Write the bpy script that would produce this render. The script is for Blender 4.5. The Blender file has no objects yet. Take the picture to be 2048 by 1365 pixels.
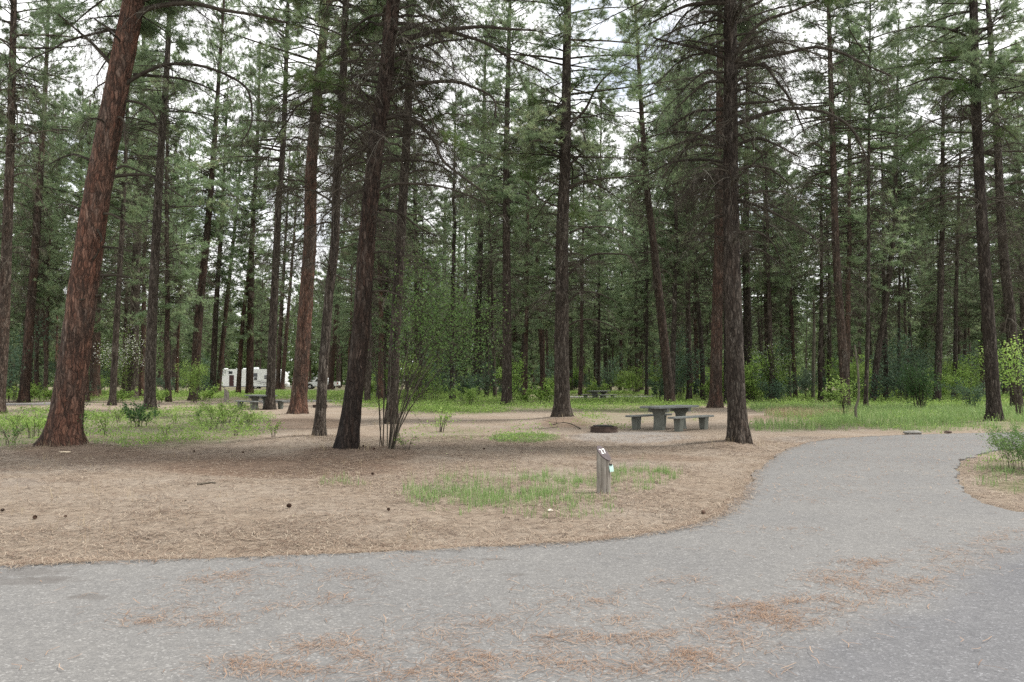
import bpy, math, random
import numpy as np
from mathutils import Vector, Matrix, noise as mnoise
from mathutils.geometry import tessellate_polygon

random.seed(7)
RNG = np.random.default_rng(7)
S = bpy.context.scene
COL = S.collection
R = math.radians

# ------------------------------------------------------------------ camera
W0, H0, FPX = 2048.0, 1365.0, 1660.5
CAMH, PITCH = 1.65, R(2.67)
cam = bpy.data.cameras.new('camera')
cam.sensor_width = 22.2
cam.lens = 18.0
cam.clip_start = 0.1
cam.clip_end = 3000
camo = bpy.data.objects.new('camera', cam)
camo.location = (0, 0, CAMH)
camo.rotation_euler = (R(90) + PITCH, 0, 0)
COL.objects.link(camo)
S.camera = camo

# ------------------------------------------------------------------ light
SUN_EL, SUN_AZ = R(60), R(80)          # azimuth measured from +Y towards +X
S.view_settings.view_transform = 'Standard'
S.view_settings.look = 'None'
S.view_settings.exposure = 0.85
S.view_settings.gamma = 1
try:
    S.view_settings.use_curve_mapping = False
except Exception:
    pass
wd = bpy.data.worlds.new('World')
S.world = wd
wd.use_nodes = True
nt = wd.node_tree
nt.nodes.clear()
def N(tree, t, **kw):
    n = tree.nodes.new(t)
    for k, v in kw.items():
        setattr(n, k, v)
    return n
sky = N(nt, 'ShaderNodeTexSky', sky_type='NISHITA', sun_disc=False,
        sun_elevation=SUN_EL, sun_rotation=SUN_AZ)
tc = N(nt, 'ShaderNodeTexCoord')
mp = N(nt, 'ShaderNodeMapping')
mp.inputs['Scale'].default_value = (1, 1, 2.2)
nz = N(nt, 'ShaderNodeTexNoise')
nz.inputs['Scale'].default_value = 3.2
nz.inputs['Detail'].default_value = 6
rp = N(nt, 'ShaderNodeValToRGB')
rp.color_ramp.elements[0].position = 0.30
rp.color_ramp.elements[0].color = (0.3, 0.3, 0.3, 1)
rp.color_ramp.elements[1].position = 0.46
mx = N(nt, 'ShaderNodeMix', data_type='RGBA')
mx.inputs[7].default_value = (9.6, 9.6, 9.6, 1)
bg = N(nt, 'ShaderNodeBackground')
bg.inputs['Strength'].default_value = 0.1
ow = N(nt, 'ShaderNodeOutputWorld')
L = nt.links.new
L(tc.outputs['Generated'], mp.inputs['Vector'])
L(mp.outputs['Vector'], nz.inputs['Vector'])
L(nz.outputs['Fac'], rp.inputs['Fac'])
L(rp.outputs['Color'], mx.inputs[0])
L(sky.outputs['Color'], mx.inputs[6])
L(mx.outputs[2], bg.inputs['Color'])
L(bg.outputs['Background'], ow.inputs['Surface'])
sl = bpy.data.lights.new('sun', 'SUN')
sl.energy = 3.0
sl.angle = R(7)
sl.color = (1.0, 0.96, 0.9)
slo = bpy.data.objects.new('sun', sl)
sd = Vector((math.sin(SUN_AZ) * math.cos(SUN_EL), math.cos(SUN_AZ) * math.cos(SUN_EL), math.sin(SUN_EL)))
slo.rotation_euler = sd.to_track_quat('Z', 'Y').to_euler()
slo.location = (20, 0, 40)
COL.objects.link(slo)
S.cycles.use_denoising = False
S.cycles.max_bounces = 8
S.cycles.diffuse_bounces = 5
S.cycles.glossy_bounces = 2
S.cycles.transmission_bounces = 3

# ------------------------------------------------------------------ measuring helpers
CP, SP = math.cos(PITCH), math.sin(PITCH)
def ray(px, py):
    u = (px - W0 / 2) / FPX
    v = (H0 / 2 - py) / FPX
    return Vector((u, CP - v * SP, SP + v * CP))
def gpt(px, py, z=0.0):
    d = ray(px, py)
    t = (z - CAMH) / d.z
    return Vector((d.x * t, d.y * t, z))
def at_depth(px, py, Y):
    d = ray(px, py)
    t = Y / d.y
    return Vector((d.x * t, Y, CAMH + d.z * t))
def project(X, Y, Z):
    zc = Y * CP + (Z - CAMH) * SP
    yc = -Y * SP + (Z - CAMH) * CP
    zc = np.maximum(zc, 0.05)
    return W0 / 2 + FPX * X / zc, H0 / 2 - FPX * yc / zc

def catmull(pts, n=8, closed=False):
    P = [np.array(p, float) for p in pts]
    out = []
    m = len(P)
    for i in range(m - 1):
        p0 = P[max(i - 1, 0)]; p1 = P[i]; p2 = P[i + 1]; p3 = P[min(i + 2, m - 1)]
        for k in range(n):
            t = k / n
            out.append(0.5 * ((2 * p1) + (-p0 + p2) * t + (2 * p0 - 5 * p1 + 4 * p2 - p3) * t * t + (-p0 + 3 * p1 - 3 * p2 + p3) * t ** 3))
    out.append(P[-1])
    return np.array(out)

# ------------------------------------------------------------------ mesh helpers
class Geo:
    """collects faces (with a 0-1 tone per face) and links them as one mesh"""
    def __init__(self):
        self.V = []; self.F = []; self.T = []; self.n = 0
    def add(self, V, F, tone=0.5):
        V = np.asarray(V, np.float32).reshape(-1, 3)
        F = np.asarray(F, np.int64)
        if len(F) == 0:
            return
        self.F.append(F + self.n)
        self.V.append(V)
        self.n += len(V)
        t = np.asarray(tone, np.float32)
        self.T.append(np.full(len(F), float(t), np.float32) if t.ndim == 0 else t)
    def mesh(self, name, mat, smooth=False):
        me = bpy.data.meshes.new(name)
        V = np.concatenate(self.V)
        sizes = np.concatenate([np.full(len(f), f.shape[1], np.int32) for f in self.F])
        idx = np.concatenate([f.ravel() for f in self.F]).astype(np.int32)
        tone = np.concatenate(self.T)
        me.vertices.add(len(V))
        me.vertices.foreach_set('co', V.ravel())
        me.loops.add(len(idx))
        me.loops.foreach_set('vertex_index', idx)
        me.polygons.add(len(sizes))
        st = np.zeros(len(sizes), np.int32)
        st[1:] = np.cumsum(sizes)[:-1]
        me.polygons.foreach_set('loop_start', st)
        try:
            me.polygons.foreach_set('loop_total', sizes)
        except Exception:
            pass
        me.polygons.foreach_set('use_smooth', np.full(len(sizes), smooth, bool))
        a = me.attributes.new('tone', 'FLOAT', 'FACE')
        a.data.foreach_set('value', tone)
        me.update(calc_edges=True)
        me.validate()
        if mat:
            me.materials.append(mat)
        return me

def link(name, me, parent=None, loc=None):
    o = bpy.data.objects.new(name, me)
    COL.objects.link(o)
    if parent:
        o.parent = parent
    if loc is not None:
        o.location = loc
    return o
def tag(o, label=None, cat=None, group=None, kind=None):
    if label: o['label'] = label
    if cat: o['category'] = cat
    if group: o['group'] = group
    if kind: o['kind'] = kind
    return o
def thing(name, loc, label, cat, group=None, rz=0.0):
    o = bpy.data.objects.new(name, None)
    o.empty_display_size = 0.3
    o.location = loc
    o.rotation_euler = (0, 0, rz)
    COL.objects.link(o)
    return tag(o, label, cat, group)

def unit(a):
    return a / np.maximum(np.linalg.norm(a, axis=-1, keepdims=True), 1e-9)

def tubes(g, P, rad, sides=4, tone=0.5, cap=False):
    """P (N,n,3) paths, rad (N,n) radii"""
    P = np.asarray(P, float); rad = np.asarray(rad, float)
    if P.ndim == 2:
        P = P[None]; rad = rad[None]
    Nn, n, _ = P.shape
    T = np.empty_like(P)
    T[:, 1:-1] = P[:, 2:] - P[:, :-2]
    T[:, 0] = P[:, 1] - P[:, 0]
    T[:, -1] = P[:, -1] - P[:, -2]
    T = unit(T)
    main = unit(P[:, -1] - P[:, 0])
    ref = np.where(np.abs(main[:, 2:3]) > 0.75, np.array([[1.0, 0.13, 0]]), np.array([[0.05, 0.1, 1.0]]))
    ref = np.broadcast_to(ref[:, None, :], T.shape)
    A = unit(np.cross(T, ref)); B = np.cross(T, A)
    th = np.arange(sides) / sides * 2 * np.pi
    V = P[:, :, None, :] + rad[:, :, None, None] * (np.cos(th)[None, None, :, None] * A[:, :, None, :] + np.sin(th)[None, None, :, None] * B[:, :, None, :])
    base = (np.arange(Nn) * n * sides)[:, None, None]
    i = np.arange(n - 1)[None, :, None] * sides
    k = np.arange(sides)[None, None, :]
    k2 = (k + 1) % sides
    F = np.stack(np.broadcast_arrays(base + i + k, base + i + sides + k, base + i + sides + k2, base + i + k2), -1)
    tn = np.asarray(tone, float)
    if tn.ndim == 1:
        tn = np.repeat(tn, (n - 1) * sides)
    g.add(V.reshape(-1, 3), F.reshape(-1, 4), tn)
    if cap:
        for m in range(Nn):
            b0 = V[m, 0]; b1 = V[m, -1]
            g.add(b0, np.arange(sides)[None, ::-1], 0.5 if tn.ndim else float(tn))
            g.add(b1, np.arange(sides)[None, :], 0.5 if tn.ndim else float(tn))

def box(g, lo, hi, tone=0.5, M=None, bev=0.0):
    x0, y0, z0 = lo; x1, y1, z1 = hi
    if bev <= 0:
        V = np.array([[x0, y0, z0], [x1, y0, z0], [x1, y1, z0], [x0, y1, z0], [x0, y0, z1], [x1, y0, z1], [x1, y1, z1], [x0, y1, z1]], float)
        F = [[0, 3, 2, 1], [4, 5, 6, 7], [0, 1, 5, 4], [1, 2, 6, 5], [2, 3, 7, 6], [3, 0, 4, 7]]
        if M is not None: V = V @ M[:3, :3].T + M[:3, 3]
        g.add(V, F, tone)
        return
    b = bev
    rings = []
    for z, ins in ((z0, b), (z0 + b, 0), (z1 - b, 0), (z1, b)):
        r = []
        for (cx, sx) in ((x0, 1), (x1, -1), (x1, -1), (x0, 1)):
            r.append(cx)
        a0, a1, c0, c1 = x0 + ins, x1 - ins, y0 + ins, y1 - ins
        rings.append([[a0 + b, c0, z], [a1 - b, c0, z], [a1, c0 + b, z], [a1, c1 - b, z], [a1 - b, c1, z], [a0 + b, c1, z], [a0, c1 - b, z], [a0, c0 + b, z]])
    V = np.array(rings, float).reshape(-1, 3)
    F = []
    for q in range(3):
        for k in range(8):
            F.append([q * 8 + k, q * 8 + (k + 1) % 8, q * 8 + 8 + (k + 1) % 8, q * 8 + 8 + k])
    if M is not None: V = V @ M[:3, :3].T + M[:3, 3]
    g.add(V, F, tone)
    g.add(V[:8][::-1], [list(range(8))], tone)
    g.add(V[24:], [list(range(8))], tone)

def prism(g, outline, d0, d1, axis='y', tone=0.5):
    """outline (n,2) extruded along an axis: 'y' -> (x,z) outline"""
    o = np.array(outline, float); n = len(o)
    V = np.zeros((2 * n, 3))
    for h, d in ((0, d0), (1, d1)):
        s = slice(h * n, (h + 1) * n)
        if axis == 'y':
            V[s, 0] = o[:, 0]; V[s, 2] = o[:, 1]; V[s, 1] = d
        elif axis == 'x':
            V[s, 1] = o[:, 0]; V[s, 2] = o[:, 1]; V[s, 0] = d
        else:
            V[s, 0] = o[:, 0]; V[s, 1] = o[:, 1]; V[s, 2] = d
    F = [[k, (k + 1) % n, n + (k + 1) % n, n + k] for k in range(n)]
    g.add(V, F, tone)
    g.add(V[:n], [list(range(n))[::-1]], tone)
    g.add(V[n:], [list(range(n))], tone)

def needles(g, B, D, K, ln, w, cone=1.0, tone=None, droop=0.0):
    """tufts of K thin pine needles at points B along directions D"""
    n = len(B)
    D = unit(D)
    rv = unit(RNG.normal(size=(n, K, 3)))
    d = unit(D[:, None, :] * RNG.uniform(0.05, 1.3, (n, K, 1)) + rv * cone)
    d[..., 2] -= droop
    d = unit(d)
    l = ln * RNG.uniform(0.65, 1.1, (n, K, 1))
    off = D[:, None, :] * RNG.uniform(-0.09, 0.03, (n, K, 1))
    b = B[:, None, :] + off
    s = unit(np.cross(d, unit(RNG.normal(size=(n, K, 3))))) * (w / 2)
    tip = b + d * l
    V = np.stack([b - s, b + s, tip], 2).reshape(-1, 3)
    F = np.arange(n * K * 3).reshape(-1, 3)
    t = RNG.uniform(0, 1, n) if tone is None else tone
    t = np.clip(t[:, None] * 0.75 + RNG.uniform(0, 0.25, (n, K)), 0, 1).ravel()
    g.add(V, F, t)

def leaves(g, C, size, tone=None, up=0.6, aspect=0.55):
    n = len(C)
    nrm = unit(RNG.normal(size=(n, 3)) + np.array([0, 0, up * 2]))
    a = unit(np.cross(nrm, RNG.normal(size=(n, 3))))
    b = np.cross(nrm, a)
    s = (np.asarray(size) * RNG.uniform(0.6, 1.25, n))[:, None]
    V = np.stack([C - a * s * .5, C + b * s * aspect * .5 - a * s * .05 - nrm * s * .06, C + a * s * .5, C - b * s * aspect * .5 - a * s * .05 - nrm * s * .06], 1).reshape(-1, 3)
    F = np.arange(n * 4).reshape(-1, 4)
    t = RNG.uniform(0, 1, n) if tone is None else tone
    g.add(V, F, t)

# ------------------------------------------------------------------ materials
def newmat(name):
    m = bpy.data.materials.new(name)
    m.use_nodes = True
    t = m.node_tree
    t.nodes.clear()
    out = N(t, 'ShaderNodeOutputMaterial')
    return m, t, out
def ramp(t, stops, src=None):
    r = N(t, 'ShaderNodeValToRGB')
    e = r.color_ramp.elements
    while len(e) < len(stops):
        e.new(0.5)
    for i, (p, c) in enumerate(stops):
        e[i].position = p
        e[i].color = (*c, 1) if len(c) == 3 else c
    if src is not None:
        t.links.new(src, r.inputs['Fac'])
    return r
def mixc(t, fac, a, b, mode='MIX'):
    m = N(t, 'ShaderNodeMix', data_type='RGBA', blend_type=mode)
    for i, v in ((0, fac), (6, a), (7, b)):
        if hasattr(v, 'links') or hasattr(v, 'is_linked'):
            t.links.new(v, m.inputs[i])
        elif i == 0:
            m.inputs[0].default_value = v
        else:
            m.inputs[i].default_value = (*v, 1)
    return m.outputs[2]
def noise_tex(t, vec, scale, detail=4, rough=0.55, dist=0.0):
    n = N(t, 'ShaderNodeTexNoise')
    n.inputs['Scale'].default_value = scale
    n.inputs['Detail'].default_value = detail
    n.inputs['Roughness'].default_value = rough
    n.inputs['Distortion'].default_value = dist
    if vec is not None:
        t.links.new(vec, n.inputs['Vector'])
    return n.outputs['Fac']
def mapping(t, vec, scale):
    m = N(t, 'ShaderNodeMapping')
    m.inputs['Scale'].default_value = scale
    t.links.new(vec, m.inputs['Vector'])
    return m.outputs['Vector']
def math_n(t, op, a, b=None, clamp=False):
    m = N(t, 'ShaderNodeMath', operation=op, use_clamp=clamp)
    for i, v in enumerate((a, b)):
        if v is None: continue
        if hasattr(v, 'is_linked'): t.links.new(v, m.inputs[i])
        else: m.inputs[i].default_value = v
    return m.outputs[0]
def attr(t, name, kind='GEOMETRY'):
    a = N(t, 'ShaderNodeAttribute', attribute_name=name, attribute_type=kind)
    return a
def principled(t, out, col, rough=0.8, bump=None, bumpd=0.02, bstr=1.0, spec=0.3):
    p = N(t, 'ShaderNodeBsdfPrincipled')
    if hasattr(col, 'is_linked'): t.links.new(col, p.inputs['Base Color'])
    else: p.inputs['Base Color'].default_value = (*col, 1)
    if hasattr(rough, 'is_linked'): t.links.new(rough, p.inputs['Roughness'])
    else: p.inputs['Roughness'].default_value = rough
    p.inputs['Specular IOR Level'].default_value = spec
    if bump is not None:
        b = N(t, 'ShaderNodeBump')
        b.inputs['Distance'].default_value = bumpd
        b.inputs['Strength'].default_value = bstr
        t.links.new(bump, b.inputs['Height'])
        t.links.new(b.outputs['Normal'], p.inputs['Normal'])
    t.links.new(p.outputs['BSDF'], out.inputs['Surface'])
    return p

def mat_simple(name, col, rough=0.6, var=0.15, scale=8, spec=0.3, metallic=0.0, bump=0.0):
    m, t, out = newmat(name)
    co = N(t, 'ShaderNodeTexCoord').outputs['Object']
    n = noise_tex(t, co, scale, 6)
    c = ramp(t, [(0.3, tuple(v * (1 - var) for v in col)), (0.7, tuple(min(1, v * (1 + var)) for v in col))], n)
    p = principled(t, out, c.outputs['Color'], rough, n if bump else None, bump or 0.01, 1.0, spec)
    p.inputs['Metallic'].default_value = metallic
    return m

def mat_bark(name):
    """pine bark: plates between dark fissures; the object's own colour gives how red the plates are"""
    m, t, out = newmat(name)
    co = N(t, 'ShaderNodeTexCoord').outputs['Object']
    oi = N(t, 'ShaderNodeObjectInfo')
    wob = N(t, 'ShaderNodeTexNoise'); wob.inputs['Scale'].default_value = 3.0; wob.inputs['Detail'].default_value = 3
    t.links.new(co, wob.inputs['Vector'])
    add = N(t, 'ShaderNodeMix', data_type='RGBA', blend_type='LINEAR_LIGHT')
    add.inputs[0].default_value = 0.09
    t.links.new(co, add.inputs[6]); t.links.new(wob.outputs['Color'], add.inputs[7])
    v1 = mapping(t, add.outputs[2], (17, 17, 4.0))
    vo = N(t, 'ShaderNodeTexVoronoi', feature='DISTANCE_TO_EDGE')
    vo.inputs['Scale'].default_value = 1.0
    t.links.new(v1, vo.inputs['Vector'])
    vc = N(t, 'ShaderNodeTexVoronoi', feature='F1'); vc.inputs['Scale'].default_value = 1.0
    t.links.new(v1, vc.inputs['Vector'])
    fw = noise_tex(t, mapping(t, co, (5, 5, 1.6)), 1.0, 4, 0.6)
    fis = ramp(t, [(0.0, (0, 0, 0)), (0.3, (1, 1, 1))], math_n(t, 'ADD', vo.outputs['Distance'], math_n(t, 'MULTIPLY', math_n(t, 'SUBTRACT', fw, 0.42), 0.75)))
    rg = math_n(t, 'ABSOLUTE', math_n(t, 'SUBTRACT', noise_tex(t, mapping(t, add.outputs[2], (7.5, 7.5, 0.9)), 1.0, 3, 0.5), 0.5))
    furrow = ramp(t, [(0.0, (0, 0, 0)), (0.045, (1, 1, 1))], rg)
    fis_c = math_n(t, 'MULTIPLY', math_n(t, 'ADD', math_n(t, 'MULTIPLY', fis.outputs['Color'], 0.75), 0.25), math_n(t, 'ADD', math_n(t, 'MULTIPLY', furrow.outputs['Color'], 0.8), 0.2), True)
    fine = noise_tex(t, mapping(t, co, (40, 40, 12)), 1.0, 5, 0.65)
    big = noise_tex(t, mapping(t, co, (1.6, 1.6, 0.55)), 1.0, 4)
    sep = N(t, 'ShaderNodeSeparateColor'); t.links.new(vc.outputs['Color'], sep.inputs[0])
    red = ramp(t, [(0.0, (0.11, 0.055, 0.038)), (0.5, (0.18, 0.082, 0.054)), (1.0, (0.24, 0.125, 0.085))], sep.outputs[0])
    grey = ramp(t, [(0.0, (0.05, 0.043, 0.035)), (0.55, (0.095, 0.082, 0.067)), (1.0, (0.175, 0.155, 0.13))], sep.outputs[1])
    fac = N(t, 'ShaderNodeSeparateColor'); t.links.new(oi.outputs['Color'], fac.inputs[0])
    patch = ramp(t, [(0.38, (0, 0, 0)), (0.58, (1, 1, 1))], big)
    k = math_n(t, 'ADD', math_n(t, 'MULTIPLY', patch.outputs['Color'], 0.65), 0.4)
    k = math_n(t, 'MULTIPLY', k, fac.outputs[0], True)
    plate = mixc(t, k, grey.outputs['Color'], red.outputs['Color'])
    plate = mixc(t, 0.55, plate, ramp(t, [(0.25, (0.35, 0.35, 0.35)), (0.75, (1.35, 1.35, 1.35))], fine).outputs['Color'], 'MULTIPLY')
    col = mixc(t, fis_c, (0.022, 0.017, 0.014), plate)
    col = mixc(t, 1.0, col, math_n(t, 'ADD', math_n(t, 'MULTIPLY', fac.outputs[1], 1.0), 0.0), 'MULTIPLY')
    sz = N(t, 'ShaderNodeSeparateXYZ'); t.links.new(co, sz.inputs[0])
    chz = math_n(t, 'ADD', sz.outputs[2], math_n(t, 'MULTIPLY', math_n(t, 'SUBTRACT', big, 0.5), 4.5))
    char = math_n(t, 'MULTIPLY', ramp(t, [(0.0, (1, 1, 1)), (1.0, (0, 0, 0))], math_n(t, 'MULTIPLY', chz, 0.42)).outputs['Color'], fac.outputs[2])
    col = mixc(t, char, col, (0.016, 0.014, 0.013))
    h = math_n(t, 'ADD', fis_c, math_n(t, 'MULTIPLY', fine, 0.6))
    principled(t, out, col, 0.92, h, 0.035, 1.0, 0.15)
    return m

def mat_foliage(name, stops, trans=0.3, rough=0.7):
    m, t, out = newmat(name)
    a = attr(t, 'tone')
    oi = N(t, 'ShaderNodeObjectInfo')
    c = ramp(t, stops, a.outputs['Fac'])
    col = c.outputs['Color']
    v = math_n(t, 'ADD', math_n(t, 'MULTIPLY', oi.outputs['Random'], 0.5), 0.75)
    col = mixc(t, 1.0, col, v, 'MULTIPLY')
    d = N(t, 'ShaderNodeBsdfPrincipled')
    d.inputs['Roughness'].default_value = rough
    d.inputs['Specular IOR Level'].default_value = 0.25
    t.links.new(col, d.inputs['Base Color'])
    tr = N(t, 'ShaderNodeBsdfTranslucent')
    t.links.new(col, tr.inputs['Color'])
    ms = N(t, 'ShaderNodeMixShader'); ms.inputs[0].default_value = trans
    t.links.new(d.outputs[0], ms.inputs[1]); t.links.new(tr.outputs[0], ms.inputs[2])
    t.links.new(ms.outputs[0], out.inputs['Surface'])
    return m

M_bark = mat_bark('pine_bark')
M_needle = mat_foliage('pine_needles_green', [(0.0, (0.14, 0.2, 0.115)), (0.5, (0.21, 0.285, 0.155)), (0.82, (0.285, 0.35, 0.19)), (0.95, (0.33, 0.3, 0.19)), (1.0, (0.34, 0.25, 0.17))], 0.5)
M_farwood = mat_foliage('far_wood_foliage_sunlit_tint', [(0.0, (0.15, 0.21, 0.10)), (0.5, (0.21, 0.29, 0.13)), (0.95, (0.28, 0.35, 0.17)), (0.98, (0.14, 0.11, 0.09))], 0.45)  # yellow-green of its own: sunlit look of the far edge put into the colour
M_needle_y = mat_foliage('pine_needles_yellow_green', [(0.0, (0.06, 0.1, 0.04)), (0.5, (0.10, 0.17, 0.05)), (0.8, (0.16, 0.19, 0.08)), (1.0, (0.22, 0.14, 0.08))])
def mat_twig():
    m, t, out = newmat('dead_branch_wood')
    a = attr(t, 'tone')
    co = N(t, 'ShaderNodeTexCoord').outputs['Object']
    n = noise_tex(t, co, 9, 4)
    c = ramp(t, [(0.0, (0.03, 0.025, 0.02)), (0.7, (0.075, 0.062, 0.05)), (0.92, (0.14, 0.125, 0.1)), (1.0, (0.3, 0.28, 0.25))], a.outputs['Fac'])
    col = mixc(t, 0.6, c.outputs['Color'], ramp(t, [(0.3, (0.5, 0.5, 0.5)), (0.7, (1.25, 1.3, 1.15))], n).outputs['Color'], 'MULTIPLY')
    principled(t, out, col, 0.9, n, 0.01, 1.0, 0.15)
    return m
M_twig = mat_twig()
M_leaf = mat_foliage('undergrowth_leaves', [(0.0, (0.12, 0.21, 0.05)), (0.5, (0.23, 0.36, 0.08)), (0.85, (0.34, 0.46, 0.13)), (1.0, (0.42, 0.5, 0.2))], 0.42, 0.6)
M_leaf_dark = mat_foliage('shrub_leaves_dark', [(0.0, (0.03, 0.07, 0.025)), (0.6, (0.055, 0.12, 0.035)), (1.0, (0.12, 0.2, 0.06))], 0.3, 0.5)
M_leaf_mid = mat_foliage('shrub_leaves_mid', [(0.0, (0.08, 0.16, 0.05)), (0.6, (0.15, 0.26, 0.07)), (1.0, (0.26, 0.38, 0.12))], 0.3, 0.5)
M_leaf_blue = mat_foliage('shrub_leaves_blue', [(0.0, (0.05, 0.09, 0.055)), (0.6, (0.09, 0.15, 0.09)), (1.0, (0.16, 0.23, 0.14))], 0.3, 0.6)
M_grass = mat_foliage('grass_blades', [(0.0, (0.11, 0.2, 0.06)), (0.55, (0.2, 0.31, 0.1)), (0.85, (0.31, 0.38, 0.17)), (1.0, (0.45, 0.4, 0.25))], 0.35, 0.6)
M_dry = mat_foliage('dry_grass', [(0.0, (0.3, 0.22, 0.13)), (1.0, (0.5, 0.42, 0.28))], 0.25, 0.8)
M_litter = mat_foliage('fallen_needles', [(0.0, (0.063, 0.045, 0.036)), (0.3, (0.18, 0.1215, 0.09)), (0.65, (0.324, 0.243, 0.1755)), (1.0, (0.468, 0.396, 0.3105))], 0.1, 0.8)
M_litter_road = mat_foliage('fallen_needles_orange', [(0.0, (0.108, 0.0675, 0.045)), (0.5, (0.27, 0.162, 0.1035)), (1.0, (0.378, 0.27, 0.189))], 0.1, 0.8)
M_flower = mat_foliage('white_blossom', [(0.0, (0.6, 0.62, 0.56)), (1.0, (0.8, 0.8, 0.76))], 0.3, 0.7)

# ------------------------------------------------------------------ ground plan
edge = [(-900, 1180), (-400, 1157), (0, 1137), (200, 1128), (600, 1115), (1000, 1096), (1200, 1083), (1350, 1062), (1430, 1036), (1470, 1010), (1490, 985), (1508, 952), (1540, 921), (1585, 897), (1650, 881), (1750, 874), (1900, 869), (2048, 866)]
edge_w = catmull([gpt(*p)[:2] for p in edge], 6)
inner = [(2048, 896), (1990, 903), (1940, 915), (1917, 930), (1913, 950), (1928, 982), (1968, 1010), (2048, 1029)]
inner_w = catmull([gpt(*p)[:2] for p in inner], 6)
ROAD = np.concatenate([[[-45, -18]], [[-45, edge_w[0][1] + 0.2]], edge_w, [[24, 26.5], [45, 30], [45, 24], [24, 21]], inner_w, [[10, 9.3], [20, 8.6], [45, 8.2], [45, -18]]])
def in_poly(X, Y, poly):
    inside = np.zeros(X.shape, bool)
    n = len(poly)
    for i in range(n):
        x1, y1 = poly[i]; x2, y2 = poly[(i + 1) % n]
        c = (y1 > Y) != (y2 > Y)
        with np.errstate(divide='ignore', invalid='ignore'):
            xi = (x2 - x1) * (Y - y1) / (y2 - y1 + 1e-12) + x1
        inside ^= c & (X < xi)
    return inside
def poly_dist(X, Y, poly):
    d = np.full(X.shape, 1e9)
    n = len(poly)
    for i in range(n):
        a = poly[i]; b = poly[(i + 1) % n]
        ab = b - a
        t = np.clip(((X - a[0]) * ab[0] + (Y - a[1]) * ab[1]) / (ab @ ab + 1e-12), 0, 1)
        d = np.minimum(d, np.hypot(X - a[0] - t * ab[0], Y - a[1] - t * ab[1]))
    return d
def road_dist(X, Y):
    """distance outside the pavement, 0 on it"""
    d = poly_dist(X, Y, ROAD)
    d[in_poly(X, Y, ROAD)] = 0
    return d
def sstep(a, b, x):
    t = np.clip((x - a) / (b - a), 0, 1)
    return t * t * (3 - 2 * t)
_wv = [(RNG.uniform(0, 6.28), RNG.uniform(0, 6.28), RNG.uniform(0.12, 1.1)) for _ in range(14)]
def fnoise(X, Y, s=1.0):
    z = np.zeros(np.shape(X))
    tot = 0
    for a, p, f in _wv:
        k = f * s
        z = z + np.sin((X * math.cos(a) + Y * math.sin(a)) * k * 3 + p) / (0.5 + f)
        tot += 1 / (0.5 + f)
    return z / tot * 2.2
MOUNDS = []       # (x, y, height, radius)
def height(X, Y):
    X = np.asarray(X, float); Y = np.asarray(Y, float)
    rd = road_dist(X, Y)
    k = sstep(0.0, 2.5, rd)
    z = 0.03 * k * fnoise(X, Y, 1.0) + 0.035 * k
    for mx_, my_, mh, mr in MOUNDS:
        z = z + mh * np.exp(-((X - mx_) ** 2 + (Y - my_) ** 2) / (mr * mr)) * np.minimum(k * 2, 1)
    return np.where(rd <= 0, -0.03, z)
def hz(x, y):
    return float(height(np.array([x]), np.array([y]))[0])

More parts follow.
